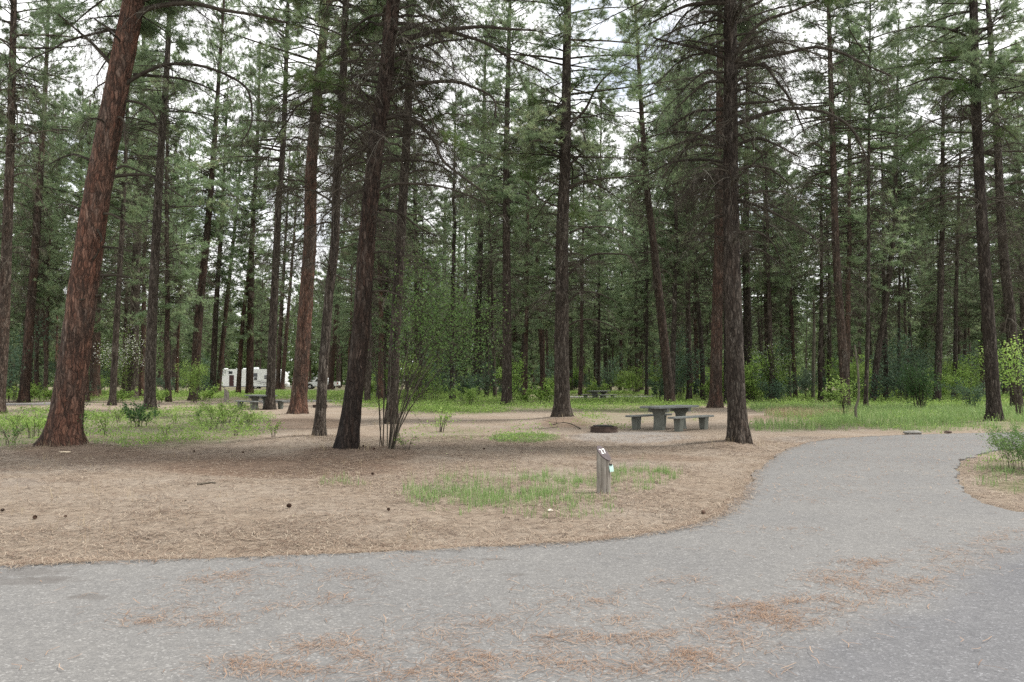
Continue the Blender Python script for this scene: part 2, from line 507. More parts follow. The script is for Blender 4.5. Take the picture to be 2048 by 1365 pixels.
# ------------------------------------------------------------------ the list of trees read off the photograph
# key: points (px, py) from base to top, trunk width in px, red 0-1, label, extra
TREES = {
 'T1': ([(125, 903), (137, 800), (157, 650), (180, 480), (216, 270), (268, 0)], 56, 1.0, 'thick leaning pine with orange-red plated bark at the left, largest trunk in the photo'),
 'T2': ([(-6, 830), (5, 700), (14, 480), (22, 250), (28, 0)], 22, 0.35, 'grey-barked pine trunk cut by the left edge of the photo'),
 'T3': ([(47, 806), (57, 680), (72, 480), (88, 230), (98, 0)], 18, 0.6, 'dark reddish pine left of the leaning orange pine, bare to high up'),
 'T4': ([(70, 776), (93, 480), (112, 200)], 9, 0.2, 'thin dark pine just right of the reddish pine near the left edge'),
 'T5': ([(83, 773), (109, 480), (128, 200)], 10, 0.2, 'thin dark pine close to the left flank of the leaning orange pine'),
 'T7': ([(25, 778), (34, 480), (42, 250)], 6, 0.5, 'very thin pink-brown pine far back at the left edge'),
 'T8': ([(186, 797), (193, 640), (212, 300)], 16, 0.6, 'short-visible reddish trunk peeping out right behind the leaning orange pine'),
 'T9': ([(225, 812), (233, 650), (243, 480), (252, 300), (262, 0)], 12, 0.15, 'slim dark pine standing among white blossom right of the leaning orange pine'),
 'T10': ([(248, 777), (257, 480), (266, 250)], 9, 0.6, 'thin reddish far pine behind the white blossoming shrub'),
 'T11': ([(265, 800), (274, 480), (290, 0)], 19, 0.1, 'dull grey pine half hidden in leaves left of the black straight pine'),
 'T12': ([(299, 821), (304, 650), (312, 480), (322, 300), (333, 150), (340, 0)], 20, 0.05, 'straight almost black pine between the white blossom and the pale green shrub'),
 'T13': ([(316, 774), (327, 620), (339, 480), (352, 300)], 9, 0.5, 'thin pale pinkish far pine right of the straight black pine'),
 'T14': ([(345, 776), (356, 620), (367, 500), (382, 260)], 10, 0.35, 'thin brown far pine midway between the black pine and the pale green shrub'),
 'T15': ([(387, 802), (399, 620), (413, 480), (427, 311), (448, 0)], 17, 0.55, 'reddish brown pine rising out of the pale green shrub'),
 'T16': ([(425, 791), (432, 620), (441, 480), (455, 200)], 12, 0.2, 'dark pine at the rear end of the white trailer'),
 'T17': ([(436, 788), (452, 620), (467, 480), (488, 250)], 10, 0.7, 'leaning pinkish pine crossing the rear corner of the white trailer'),
 'T18': ([(476, 791), (486, 640), (497, 540), (512, 340)], 9, 0.85, 'thinner red pine in front of the white trailer'),
 'T19': ([(499, 791), (501, 650), (504, 480), (514, 300), (520, 100)], 14, 0.85, 'thicker red pine in front of the middle of the white trailer'),
 'T20': ([(540, 821), (546, 650), (554, 480), (557, 403), (566, 293), (573, 110), (576, 0)], 17, 0.1, 'dark grey pine standing against the left picnic table'),
 'T21': ([(555, 780), (562, 640), (571, 480), (580, 300)], 9, 0.55, 'brown pine at the front end of the white trailer'),
 'T22': ([(564, 780), (575, 640), (586, 500), (600, 300)], 8, 0.7, 'leaning thin red pine beside the nose of the white trailer'),
 'T23': ([(596, 834), (604, 720), (612, 600), (620, 480), (623, 330), (639, 147), (655, 0)], 29, 0.85, 'stout red-barked pine between the white trailer and the white pickup'),
 'T24': ([(638, 883), (648, 720), (657, 600), (670, 480), (673, 366), (685, 183), (692, 0)], 19, 0.1, 'slender grey flaky-barked pine hiding the middle of the white pickup'),
 'T25': ([(661, 780), (672, 640), (687, 480), (700, 300)], 10, 0.7, 'reddish far pine in front of the tail of the white pickup'),
 'T26': ([(693, 910), (706, 800), (719, 690), (727, 590), (734, 480), (752, 293), (768, 183), (787, 0)], 36, 0.45, 'big dark bowed pine with charred base beside the leggy shrub'),
 'T27': ([(740, 785), (744, 620), (752, 400)], 15, 0.65, 'reddish trunk hidden close behind the big bowed pine'),
 'T28': ([(762, 800), (766, 640), (771, 480), (780, 250)], 17, 0.1, 'dark pine left of the shrub stems, behind the bowed pine'),
 'T29': ([(783, 858), (790, 680), (801, 480), (808, 366), (816, 220), (822, 0)], 21, 0.15, 'grey-brown pine seen through the stems of the leggy shrub'),
 'T30': ([(838, 800), (835, 640), (831, 480), (828, 250)], 13, 0.1, 'dark pine behind the leafy top of the leggy shrub'),
 'T32': ([(885, 776), (888, 600), (890, 400)], 16, 0.1, 'broad grey trunk in shade right of the leggy shrub'),
 'T33': ([(912, 780), (916, 600), (920, 400)], 8, 0.1, 'thin dark pine second from the leggy shrub in the shade'),
 'T34': ([(931, 783), (931, 600), (934, 300)], 9, 0.2, 'thin brown pine close left of the tall two-toned pine'),
 'T35': ([(951, 795), (956, 640), (961, 480), (967, 256), (972, 60)], 14, 0.05, 'dark pine with bare lower stem midway between shrub and centre pine'),
 'T36': ([(1014, 812), (1014, 640), (1013, 480), (1013, 293), (1020, 0)], 19, 0.15, 'straight grey-brown pine left of the large centre pine'),
 'T37': ([(1028, 788), (1029, 620), (1031, 400)], 9, 0.6, 'short reddish trunk close behind the straight grey-brown pine'),
 'T38': ([(1049, 774), (1052, 620), (1057, 480), (1063, 250)], 11, 0.2, 'far pine between the straight grey-brown pine and the centre pine'),
 'T40': ([(1125, 842), (1123, 700), (1124, 600), (1124, 480), (1128, 380), (1131, 293), (1135, 0)], 29, 0.1, 'large grey furrowed pine in the centre behind the fire ring'),
 'T41': ([(1141, 783), (1141, 600), (1143, 350)], 9, 0.2, 'thin trunk tucked against the right flank of the centre pine'),
 'T42': ([(1197, 784), (1197, 620), (1198, 480), (1203, 200)], 9, 0.2, 'thin upright pine directly behind the far picnic table'),
 'T43': ([(1213, 781), (1209, 660), (1204, 560), (1196, 300)], 9, 0.15, 'thin left-leaning pine behind the far picnic table'),
 'T44': ([(1230, 768), (1236, 620), (1243, 400)], 8, 0.5, 'far brown pine right of the two behind the far table'),
 'T45': ([(1258, 778), (1263, 640), (1269, 480), (1278, 250)], 11, 0.2, 'grey far pine of the close pair left of the leaning pine'),
 'T46': ([(1274, 788), (1272, 640), (1270, 400)], 8, 0.2, 'thinner nearer pine of the close pair left of the leaning pine'),
 'T47': ([(1303, 770), (1308, 620), (1314, 400)], 8, 0.4, 'thin brown far pine touching the leaning pine behind the near table'),
 'T48': ([(1341, 811), (1330, 700), (1317, 580), (1306, 480), (1290, 330), (1272, 37)], 19, 0.35, 'left-leaning brown pine behind the near picnic table'),
 'T50': ([(1378, 780), (1375, 640), (1372, 480), (1368, 250)], 13, 0.1, 'dark pine between the leaning pine and the orange-fissured pine'),
 'T51': ([(1408, 770), (1409, 600), (1411, 400)], 9, 0.1, 'thin dark pine just left of the orange-fissured pine'),
 'T52': ([(1431, 821), (1434, 650), (1438, 480), (1439, 250), (1440, 0)], 23, 0.7, 'dark pine with orange fissures close behind the big right-hand pine'),
 'T53': ([(1476, 895), (1472, 780), (1468, 650), (1463, 480), (1461, 293), (1461, 0)], 34, 0.15, 'big grey-brown pine with many dead arching limbs beside the paved drive'),
 'T54': ([(1497, 803), (1495, 650), (1492, 480), (1494, 250), (1500, 0)], 17, 0.05, 'dark pine just right of the big pine beside the drive'),
 'T55': ([(1573, 778), (1574, 620), (1575, 400)], 11, 0.1, 'dark trunk rising behind the blossom-topped bush'),
 'T56': ([(1589, 772), (1590, 600), (1592, 400)], 10, 0.1, 'dim trunk immediately right of the one behind the blossom-topped bush'),
 'T58': ([(1692, 820), (1684, 680), (1676, 570), (1671, 480), (1667, 330), (1661, 147), (1658, 40)], 17, 0.35, 'dark brown pine with reddish edge between bush and leaning grey snag'),
 'T59': ([(1701, 790), (1699, 650), (1698, 480)], 5, 0.5, 'very thin stem touching the dark brown pine on the right'),
 'T61': ([(1731, 819), (1734, 720), (1737, 600), (1737, 400)], 8, 0.1, 'slim black pine left of the crooked leaning pine'),
 'T62': ([(1745, 805), (1754, 719), (1766, 649), (1775, 578), (1786, 480), (1790, 400), (1793, 256), (1797, 60)], 12, 0.1, 'crooked right-leaning dark pine beyond the tall grass'),
 'T63': ([(1796, 797), (1798, 650), (1800, 450)], 6, 0.1, 'very slim dark pine right of the crooked leaning pine'),
 'T64': ([(1850, 782), (1848, 620), (1844, 480), (1840, 250)], 12, 0.1, 'shadowy thick pine behind the dark round juniper'),
 'T65': ([(1874, 805), (1879, 650), (1884, 480), (1886, 250), (1890, 40)], 13, 0.05, 'black pine standing right beside the dark round juniper'),
 'T66': ([(1932, 770), (1934, 600), (1936, 400)], 8, 0.1, 'thin dim pine between the black pine and the tall right-hand pine'),
 'T67': ([(1990, 851), (1982, 720), (1974, 600), (1966, 480), (1956, 293), (1949, 110), (1947, 0)], 24, 0.1, 'tall dark pine at the right beside the end of the paved drive'),
 'T68': ([(2034, 821), (2022, 650), (2005, 480), (1993, 256), (1978, 37)], 20, 0.05, 'dark pine behind leafy twigs near the right edge of the photo'),
 'T69': ([(2011, 787), (2008, 620), (2003, 400)], 13, 0.1, 'dim trunk between the two dark pines near the right edge'),
 'T70': ([(2050, 800), (2046, 640), (2042, 480), (2036, 250)], 11, 0.1, 'dark trunk cut by the right edge of the photo'),
}
HERO = ('T1', 'T24', 'T26', 'T29', 'T40', 'T52', 'T53', 'T67', 'T23')
for k in TREES:
    bp = gpt(*TREES[k][0][0])
    if k in HERO:
        MOUNDS.append((bp.x, bp.y, 0.13, 1.3))
MOUNDS.append((gpt(600, 940).x, gpt(600, 940).y, -0.10, 1.1))
MOUNDS.append((gpt(600, 850).x, gpt(600, 850).y, 0.16, 1.6))

# ------------------------------------------------------------------ ground
def blob(px, py, lst):
    d = np.zeros(px.shape)
    for cx, cy, rx, ry, w in lst:
        q = ((px - cx) / rx) ** 2 + ((py - cy) / ry) ** 2
        d = np.maximum(d, w * (1 - sstep(0.45, 1.15, q)))
    return d
GREEN = [(70, 850, 170, 34, .65), (300, 862, 250, 36, .75), (440, 836, 110, 30, .95), (40, 885, 90, 26, .7), (250, 880, 200, 24, .5),
         (900, 812, 170, 22, 1), (1060, 803, 260, 22, .95), (1260, 810, 170, 20, 1), (760, 800, 140, 18, .7),
         (1560, 800, 130, 28, .8), (1680, 815, 170, 48, .95), (1850, 822, 240, 44, 1), (2010, 835, 90, 30, .8), (1580, 856, 120, 10, .5),
         (2040, 950, 90, 40, .8), (1046, 880, 75, 9, 1), (880, 872, 100, 16, .4), (1300, 838, 130, 12, .3), (1230, 845, 90, 16, .45)]
GRASS = [(960, 990, 170, 34, .9), (1120, 985, 130, 36, .55), (900, 1015, 90, 25, .6), (1290, 955, 75, 28, .75), (1250, 975, 60, 22, .5), (1080, 1030, 180, 16, .3), (680, 975, 60, 12, .25)]
BAREFAR = [(480, 815, 230, 16, 1), (760, 850, 140, 40, .8), (40, 815, 120, 10, .7), (1180, 795, 170, 7, 1), (1550, 835, 110, 16, .8), (1250, 870, 200, 30, 1)]
def green_amt(X, Y):
    px, py = project(X, Y, np.zeros(np.shape(X)))
    far = sstep(812, 790, py) * 0.75
    g = np.maximum(blob(px, py, GREEN), far)
    g = g * (1 - 0.9 * blob(px, py, BAREFAR) * (py > 780))
    return np.clip(g, 0, 1)

xs = np.unique(np.concatenate([np.linspace(-14, 16, 150), np.linspace(-45, 45, 160), np.linspace(-160, 160, 120), np.linspace(-600, 600, 60)]))
ys = np.unique(np.concatenate([np.linspace(-30, 6, 20), np.linspace(6, 32, 150), np.linspace(32, 80, 110), np.linspace(80, 260, 80), np.linspace(260, 900, 30)]))
GX, GY = np.meshgrid(xs, ys)
GZ = height(GX.ravel(), GY.ravel()).reshape(GX.shape)
nx, ny = len(xs), len(ys)
gg = Geo()
ii = (np.arange(ny - 1)[:, None] * nx + np.arange(nx - 1)[None, :]).ravel()
gg.add(np.stack([GX.ravel(), GY.ravel(), GZ.ravel()], 1), np.stack([ii, ii + 1, ii + nx + 1, ii + nx], 1))

def mat_ground():
    m, t, out = newmat('forest_floor')
    co = N(t, 'ShaderNodeTexCoord').outputs['Object']
    gr = attr(t, 'green').outputs['Fac']
    shade_dk = attr(t, 'litter').outputs['Fac']
    gv = attr(t, 'gravel').outputs['Fac']
    n1 = noise_tex(t, co, 0.55, 6, 0.6)
    n2 = noise_tex(t, co, 5.0, 8, 0.7, 0.4)
    n3 = noise_tex(t, mapping(t, co, (30, 80, 30)), 1.0, 4, 0.7, 1.2)
    n4 = noise_tex(t, co, 1.7, 5, 0.6)
    a = ramp(t, [(0.25, (0.0783, 0.05916, 0.04785)), (0.42, (0.187, 0.1496, 0.1148)), (0.58, (0.3045, 0.2523, 0.1958)), (0.8, (0.435, 0.3785, 0.3088))], n3)
    b = ramp(t, [(0.3, (0.1218, 0.087, 0.06525)), (0.52, (0.261, 0.2044, 0.1566)), (0.72, (0.3828, 0.3219, 0.2566))], n2)
    col = mixc(t, 0.5, a.outputs['Color'], b.outputs['Color'])
    soil = ramp(t, [(0.42, (0, 0, 0)), (0.66, (1, 1, 1))], n1)
    col = mixc(t, math_n(t, 'MULTIPLY', soil.outputs['Color'], 0.4), col, (0.3306, 0.2915, 0.2479))
    col = mixc(t, math_n(t, 'MULTIPLY', shade_dk, 0.75), col, mixc(t, n2, (0.06525, 0.03915, 0.02784), (0.2088, 0.1305, 0.087)))  # dark debris brown plus painted tree shade
    gvc = ramp(t, [(0.3, (0.2175, 0.2044, 0.1914)), (0.7, (0.3132, 0.2958, 0.2784))], noise_tex(t, co, 25, 4))
    col = mixc(t, math_n(t, 'MULTIPLY', gv, 0.8), col, gvc.outputs['Color'])
    gcol = ramp(t, [(0.3, (0.0609, 0.087, 0.0261)), (0.7, (0.1479, 0.1827, 0.0609))], n2)
    gm = math_n(t, 'MULTIPLY', gr, ramp(t, [(0.32, (0.1305, 0.1305, 0.1305)), (0.6, (0.7395, 0.7395, 0.7395))], n4).outputs['Color'])
    col = mixc(t, gm, col, gcol.outputs['Color'])
    h = math_n(t, 'ADD', n3, math_n(t, 'MULTIPLY', n2, 1.4))
    principled(t, out, col, 0.95, h, 0.03, 0.9, 0.1)
    return m
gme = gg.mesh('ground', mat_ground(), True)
px, py = project(GX.ravel(), GY.ravel(), np.zeros(GX.size))
front = GY.ravel() > 3
def vattr(me, name, val):
    a = me.attributes.new(name, 'FLOAT', 'POINT')
    a.data.foreach_set('value', val.astype(np.float32))
vattr(gme, 'green', green_amt(GX.ravel(), GY.ravel()) * front)
vattr(gme, 'litter', blob(px, py, [(560, 938, 300, 24, .9), (330, 925, 250, 18, .6), (720, 915, 140, 18, .8), (170, 910, 160, 14, .7), (1290, 920, 160, 9, .5), (620, 850, 110, 14, .6), (1130, 850, 60, 8, .6), (1480, 900, 60, 8, .3), (1560, 838, 100, 8, .6)]) * front)  # darker brown litter, with the shade under the trees painted into the mask
vattr(gme, 'gravel', blob(px, py, [(1260, 878, 130, 14, .9), (1620, 880, 90, 7, .5), (40, 972, 60, 10, .3), (1240, 930, 80, 10, .2)]) * front)
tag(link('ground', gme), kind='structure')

# asphalt
def mat_asphalt(name, base=0.15):
    m, t, out = newmat(name)
    co = N(t, 'ShaderNodeTexCoord').outputs['Object']
    v = N(t, 'ShaderNodeTexVoronoi', feature='F1'); v.inputs['Scale'].default_value = 75
    t.links.new(co, v.inputs['Vector'])
    sep = N(t, 'ShaderNodeSeparateColor'); t.links.new(v.outputs['Color'], sep.inputs[0])
    n1 = noise_tex(t, co, 0.5, 5, 0.6)
    n2 = noise_tex(t, co, 9, 6, 0.7)
    stone = ramp(t, [(0.0, (base * .82, base * .81, base * .80)), (0.5, (base * .97, base * .95, base * .93)), (0.9, (base * 1.12, base * 1.10, base * 1.07)), (0.975, (base * 1.55, base * 1.53, base * 1.5))], sep.outputs[0])
    col = mixc(t, 0.7, stone.outputs['Color'], ramp(t, [(0.3, (0.78, 0.78, 0.78)), (0.7, (1.12, 1.115, 1.1))], n2).outputs['Color'], 'MULTIPLY')
    col = mixc(t, 0.8, col, ramp(t, [(0.3, (0.86, 0.86, 0.87)), (0.7, (1.08, 1.07, 1.05))], n1).outputs['Color'], 'MULTIPLY')
    # the newer, bluer asphalt of the through road: a straight seam on the ground, seam line in world metres
    sx = N(t, 'ShaderNodeSeparateXYZ'); t.links.new(co, sx.inputs[0])
    a_ = gpt(1500, 1345); b_ = gpt(2040, 1085)
    dx, dy = b_.x - a_.x, b_.y - a_.y
    ln_ = math.hypot(dx, dy)
    q = math_n(t, 'ADD', math_n(t, 'MULTIPLY', sx.outputs[0], dy / ln_), math_n(t, 'MULTIPLY', sx.outputs[1], -dx / ln_))
    q = math_n(t, 'SUBTRACT', q, (a_.x * dy - a_.y * dx) / ln_)
    q = math_n(t, 'ADD', q, math_n(t, 'MULTIPLY', math_n(t, 'SUBTRACT', noise_tex(t, co, 1.4, 4), 0.5), 0.8))
    mk = ramp(t, [(0.0, (0, 0, 0)), (0.5, (1, 1, 1))], math_n(t, 'ADD', q, 0.12))
    col = mixc(t, math_n(t, 'MULTIPLY', mk.outputs['Color'], 0.85), col, mixc(t, 1.0, col, (0.74, 0.76, 0.83), 'MULTIPLY'))
    # old damp/oil stains
    for sxp, syp, rx, ry in ((60, 1150, 0.42, 0.2), (60, 1168, 0.5, 0.16), (175, 1200, 0.2, 0.12), (985, 1124, 0.14, 0.07), (1025, 1155, 0.13, 0.06), (110, 1162, 0.25, 0.1)):
        c = gpt(sxp, syp)
        m2 = N(t, 'ShaderNodeMapping'); m2.vector_type = 'TEXTURE'
        m2.inputs['Location'].default_value = (c.x, c.y, 0); m2.inputs['Scale'].default_value = (rx, ry, 1)
        t.links.new(co, m2.inputs['Vector'])
        ln = N(t, 'ShaderNodeVectorMath', operation='LENGTH'); t.links.new(m2.outputs[0], ln.inputs[0])
        s = math_n(t, 'ADD', ln.outputs['Value'], math_n(t, 'MULTIPLY', math_n(t, 'SUBTRACT', n2, 0.5), 2.2))
        f = ramp(t, [(0.55, (0.55, 0.55, 0.55)), (1.0, (0, 0, 0))], s)
        col = mixc(t, f.outputs['Color'], col, (0.09, 0.082, 0.076))
    principled(t, out, col, 0.85, math_n(t, 'ADD', sep.outputs[1], n2), 0.006, 0.7, 0.3)
    return m
M_asph = mat_asphalt('asphalt')
def sheet(name, poly, z, mat, thick=0.05):
    g = Geo()
    poly = np.asarray(poly, float)
    n = len(poly)
    tri = tessellate_polygon([[Vector((p[0], p[1], 0)) for p in poly]])
    V = np.c_[poly, np.full(n, z)]
    T = []
    for a, b, c in tri:
        ar = (poly[b][0] - poly[a][0]) * (poly[c][1] - poly[a][1]) - (poly[c][0] - poly[a][0]) * (poly[b][1] - poly[a][1])
        T.append((a, b, c) if ar > 0 else (a, c, b))
    g.add(V, T)
    V2 = np.concatenate([V, V - [0, 0, thick]])
    g.add(V2, [[k, n + k, n + (k + 1) % n, (k + 1) % n] for k in range(n)])
    o = link(name, g.mesh(name, mat))
    return tag(o, kind='structure')
# ragged edge of the old pavement
edge_f = catmull([gpt(*p)[:2] for p in edge], 70)
inner_f = catmull([gpt(*p)[:2] for p in inner], 40)
rr = np.concatenate([ROAD[:2], edge_f, [[24, 26.5], [45, 30], [45, 24], [24, 21]], inner_f, ROAD[-4:]])
rag = fnoise(rr[:, 0], rr[:, 1], 3.5) * .05 + fnoise(rr[:, 0] + 9, rr[:, 1], 13) * .03
rr[:, 0] += rag; rr[:, 1] -= rag
sheet('road', rr, 0.022, M_asph, 0.07)
M_asph2 = mat_simple('far_pavement', (0.24, 0.23, 0.22), 0.9, 0.1, 2)
def strip(name, pts, w0, w1):
    c = catmull([gpt(*p)[:2] for p in pts], 6)
    tn = np.gradient(c, axis=0); tn = tn / np.linalg.norm(tn, axis=1, keepdims=True)
    nr = np.c_[-tn[:, 1], tn[:, 0]]
    w = np.linspace(w0, w1, len(c))[:, None]
    poly = np.concatenate([c + nr * w, (c - nr * w)[::-1]])
    return sheet(name, poly, 0.13, M_asph2, 0.25)
strip('campsite_drive', [(1090, 796), (1180, 796.5), (1260, 796), (1340, 795)], 2.2, 2.2)
strip('campsite_drive', [(520, 806), (570, 805.5), (620, 805), (680, 804)], 1.6, 1.4)
strip('campsite_drive', [(-120, 812), (-20, 812), (70, 811), (130, 809)], 1.0, 0.9)

# ------------------------------------------------------------------ branches and crowns
def curve_pts(O, D, Ln, n, up0, sag, side=None):
    """N arching paths: origin O, horizontal dir D, length Ln, initial rise up0, sag"""
    t = np.linspace(0, 1, n)[None, :, None]
    P = O[:, None, :] + D[:, None, :] * (Ln[:, None, None] * t)
    zz = Ln[:, None] * (up0[:, None] * t[..., 0] - sag[:, None] * t[..., 0] ** 2)
    P[..., 2] += zz
    if side is not None:
        P = P + side[:, None, :] * (Ln[:, None, None] * (t ** 2))
    return P
def sample_path(P, idx, tt):
    n = P.shape[1]
    f = tt * (n - 1)
    i = np.clip(f.astype(int), 0, n - 2)
    k = (f - i)[:, None]
    return P[idx, i] * (1 - k) + P[idx, i + 1] * k, unit(P[idx, i + 1] - P[idx, i])

def hang_twigs(g, P, per, ln, rtw, start=0.12, tert=3, droop=0.9, pale=0.12):
    """dead secondary and tertiary twigs hanging off the paths P"""
    Nn = len(P)
    idx = np.repeat(np.arange(Nn), per)
    tt = start + (1 - start) * RNG.random(len(idx)) ** 0.8
    O, T = sample_path(P, idx, tt)
    Lb = np.linalg.norm(P[idx, -1] - P[idx, 0], axis=1)
    side = unit(np.cross(T, np.array([0, 0, 1.0]))) * np.where(RNG.random(len(idx)) < .5, 1, -1)[:, None]
    D = unit(T * RNG.uniform(.2, 1.0, (len(idx), 1)) + side * RNG.uniform(.3, 1.1, (len(idx), 1)) + RNG.normal(size=(len(idx), 3)) * .25)
    l = ln * Lb * RNG.uniform(.35, 1.1, len(idx)) * (1.1 - .5 * tt)
    S1 = curve_pts(O, D, l, 5, RNG.uniform(-.1, .35, len(idx)), droop * RNG.uniform(.3, 1.3, len(idx)), RNG.normal(size=(len(idx), 3)) * .14)
    rr_ = rtw * np.array([1.0, .85, .7, .5, .3])[None] * RNG.uniform(.7, 1.3, (len(idx), 1))
    tn = np.where(RNG.random(len(idx)) < pale, RNG.uniform(.85, 1, len(idx)), RNG.uniform(0, .8, len(idx)))
    tubes(g, S1, rr_, 3, tn)
    if tert:
        id2 = np.repeat(np.arange(len(idx)), tert)
        t2 = RNG.uniform(.2, 1, len(id2))
        O2, T2 = sample_path(S1, id2, t2)
        D2 = unit(T2 * .6 + RNG.normal(size=(len(id2), 3)) * .6)
        l2 = l[id2] * RNG.uniform(.25, .7, len(id2))
        S2 = curve_pts(O2, D2, l2, 4, RNG.uniform(-.2, .2, len(id2)), droop * RNG.uniform(0, 1.0, len(id2)))
        tubes(g, S2, rtw * .55 * np.array([1, .8, .6, .4])[None] * np.ones((len(id2), 1)), 3, tn[id2])
    return S1

def live_shoots(g_w, g_n, P, per, ln, rtw, K, nl, nw, start=.35, up=.25, extra=1, cone=.9):
    """living side shoots with a needle tuft at each tip"""
    Nn = len(P)
    idx = np.repeat(np.arange(Nn), per)
    tt = start + (1 - start) * RNG.random(len(idx)) ** .75
    O, T = sample_path(P, idx, tt)
    Lb = np.linalg.norm(P[idx, -1] - P[idx, 0], axis=1)
    side = unit(np.cross(T, np.array([0, 0, 1.0]))) * np.where(RNG.random(len(idx)) < .5, 1, -1)[:, None]
    D = unit(T * RNG.uniform(.2, 1.0, (len(idx), 1)) + side * RNG.uniform(.2, 1.0, (len(idx), 1)) + RNG.normal(size=(len(idx), 3)) * .2)
    l = ln * Lb * RNG.uniform(.4, 1.1, len(idx)) * (1.15 - .6 * tt)
    S1 = curve_pts(O, D, l, 4, RNG.uniform(-.3, .1, len(idx)), -up * RNG.uniform(0, 1.4, len(idx)))
    if g_w is not None:
        tubes(g_w, S1, rtw * np.array([1, .85, .7, .5])[None] * np.ones((len(idx), 1)), 3, RNG.uniform(0, .7, len(idx)))
    B = [S1[:, -1]]; Dd = [S1[:, -1] - S1[:, -2] + np.array([0, 0, .03])]
    for e in range(extra):
        b, d = sample_path(S1, np.arange(len(idx)), RNG.uniform(.35, .9, len(idx)))
        B.append(b + RNG.normal(size=b.shape) * .05); Dd.append(d + RNG.normal(size=d.shape) * .5)
    B.append(P[:, -1]); Dd.append(P[:, -1] - P[:, -2])
    B = np.concatenate(B); Dd = np.concatenate(Dd)
    br = np.repeat(RNG.uniform(0, 1, Nn), per)
    tone = np.clip(np.concatenate([br * .6 + RNG.uniform(0, .4, len(idx)) for _ in range(1 + extra)] + [RNG.uniform(0, 1, Nn)]), 0, 1)
    needles(g_n, B, Dd, K, nl, nw, cone, tone, .1)

def crown_branches(H, z0, z1, step, nb, spread, shape, low_sag=.25, asym=None):
    O = []; D = []; Ln = []; up = []; sag = []
    z = z0
    while z < z1:
        f = (z - z0) / max(1e-6, (z1 - z0))
        for _ in range(nb if f < .9 else 3):
            if RNG.random() < .12: continue
            a = RNG.uniform(0, 2 * math.pi)
            l = spread * shape(f) * RNG.uniform(.55, 1.15)
            O.append((0, 0, z + RNG.uniform(-.2, .2))); D.append((math.cos(a), math.sin(a), 0)); Ln.append(l)
            up.append(-.1 + .75 * f + RNG.uniform(-.12, .2)); sag.append(low_sag * (1 - f) + RNG.uniform(-.25, .12))
        z += step * RNG.uniform(.7, 1.3)
    return map(np.array, (O, D, Ln, up, sag))

def make_crown(seed, H, z0, spread, step, nb, per, K, nl, nw, extra=1):
    global RNG
    RNG = np.random.default_rng(seed)
    shp = lambda f: (0.62 + .55 * math.sin(min(1, f * 2.6) * math.pi / 2)) * (1 - f) ** .48 * .92 + .12
    O, D, Ln, up, sag = crown_branches(H, z0, H * .99, step, nb, spread, shp)
    # uneven crown: clumps thrive and gaps stay open in some directions
    ang = np.arctan2(D[:, 1], D[:, 0])
    Ln = Ln * (.8 + .3 * np.sin(ang * 2 + O[:, 2] * .7 + seed) + .2 * np.sin(O[:, 2] * 1.9 + ang))
    P = curve_pts(O.astype(float), D.astype(float), Ln, 6, up, sag, np.c_[RNG.normal(size=(len(O), 2)) * .12, np.zeros(len(O))])
    gw, gn = Geo(), Geo()
    tubes(gw, P, (0.012 + .010 * Ln[:, None]) * np.array([1, .85, .7, .52, .35, .18])[None], 4, RNG.uniform(0, .6, len(P)))
    tubes(gw, np.array([[[0, 0, O[:, 2].min()], [0, 0, H * .6], [0, 0, H * .98]]]), np.array([[.03, .03, .01]]), 5, .3)
    live_shoots(gw, gn, P, per, .42, .007, K, nl, nw, .25, .25, extra)
    return gw, gn

def make_dead(seed, H, z0, z1, n, spread, per, tert, rtw):
    global RNG
    RNG = np.random.default_rng(seed)
    O = np.zeros((n, 3)); O[:, 2] = z0 + (z1 - z0) * ((np.arange(n) + RNG.random(n)) / n) ** .75
    a = RNG.uniform(0, 2 * math.pi, n)
    D = np.c_[np.cos(a), np.sin(a), np.zeros(n)]
    f = (O[:, 2] - z0) / (z1 - z0)
    Ln = spread * (.25 + .85 * f) * RNG.uniform(.35, 1.15, n)
    P = curve_pts(O, D, Ln, 7, RNG.uniform(.0, .6, n), RNG.uniform(.25, .95, n), RNG.normal(size=(n, 3)) * [.12, .12, .02])
    g = Geo()
    tubes(g, P, (0.010 + .011 * Ln[:, None]) * np.array([1, .86, .74, .6, .46, .32, .16])[None], 4, RNG.uniform(0, .8, n))
    hang_twigs(g, P, per, .42, rtw, .12, tert)
    return g

REF_H = 26.0
CROWNS = []
for s, (z0, sp) in enumerate(((12.5, 4.0), (14.0, 3.6), (11.5, 4.0), (13.5, 4.2), (10.5, 3.5), (12.0, 3.7))):
    gw, gn = make_crown(100 + s, REF_H, z0, sp, .46, 5, 16, 22, .23, .015)
    CROWNS.append((gn.mesh('crown_needles', M_needle), gw.mesh('crown_limbs', M_twig)))
FARCROWNS = []
for s, (z0, sp) in enumerate(((10.5, 4.0), (8.5, 3.7), (12.0, 3.9), (6.0, 3.5), (9.5, 4.1))):
    gw, gn = make_crown(140 + s, REF_H, z0, sp, .55, 5, 10, 14, .3, .034)
    FARCROWNS.append((gn.mesh('crown_needles', M_needle), gw.mesh('crown_limbs', M_twig)))
DEADS = []
for s, (z0, z1, sp) in enumerate(((2.2, 14, 2.7), (3, 13.5, 2.3), (3.6, 15, 2.9), (2.0, 13, 2.4), (4.2, 14.5, 2.2))):
    DEADS.append(make_dead(180 + s, REF_H, z0, z1, 75, sp * 1.15, 12, 4, .009).mesh('dead_branches', M_twig))
FARDEADS = []
for s, (z0, z1, sp) in enumerate(((1.8, 12, 2.3), (2.6, 11.5, 2.0), (3.4, 13, 2.5))):
    FARDEADS.append(make_dead(190 + s, REF_H, z0, z1, 56, sp * 1.2, 8, 3, .013).mesh('dead_branches', M_twig))

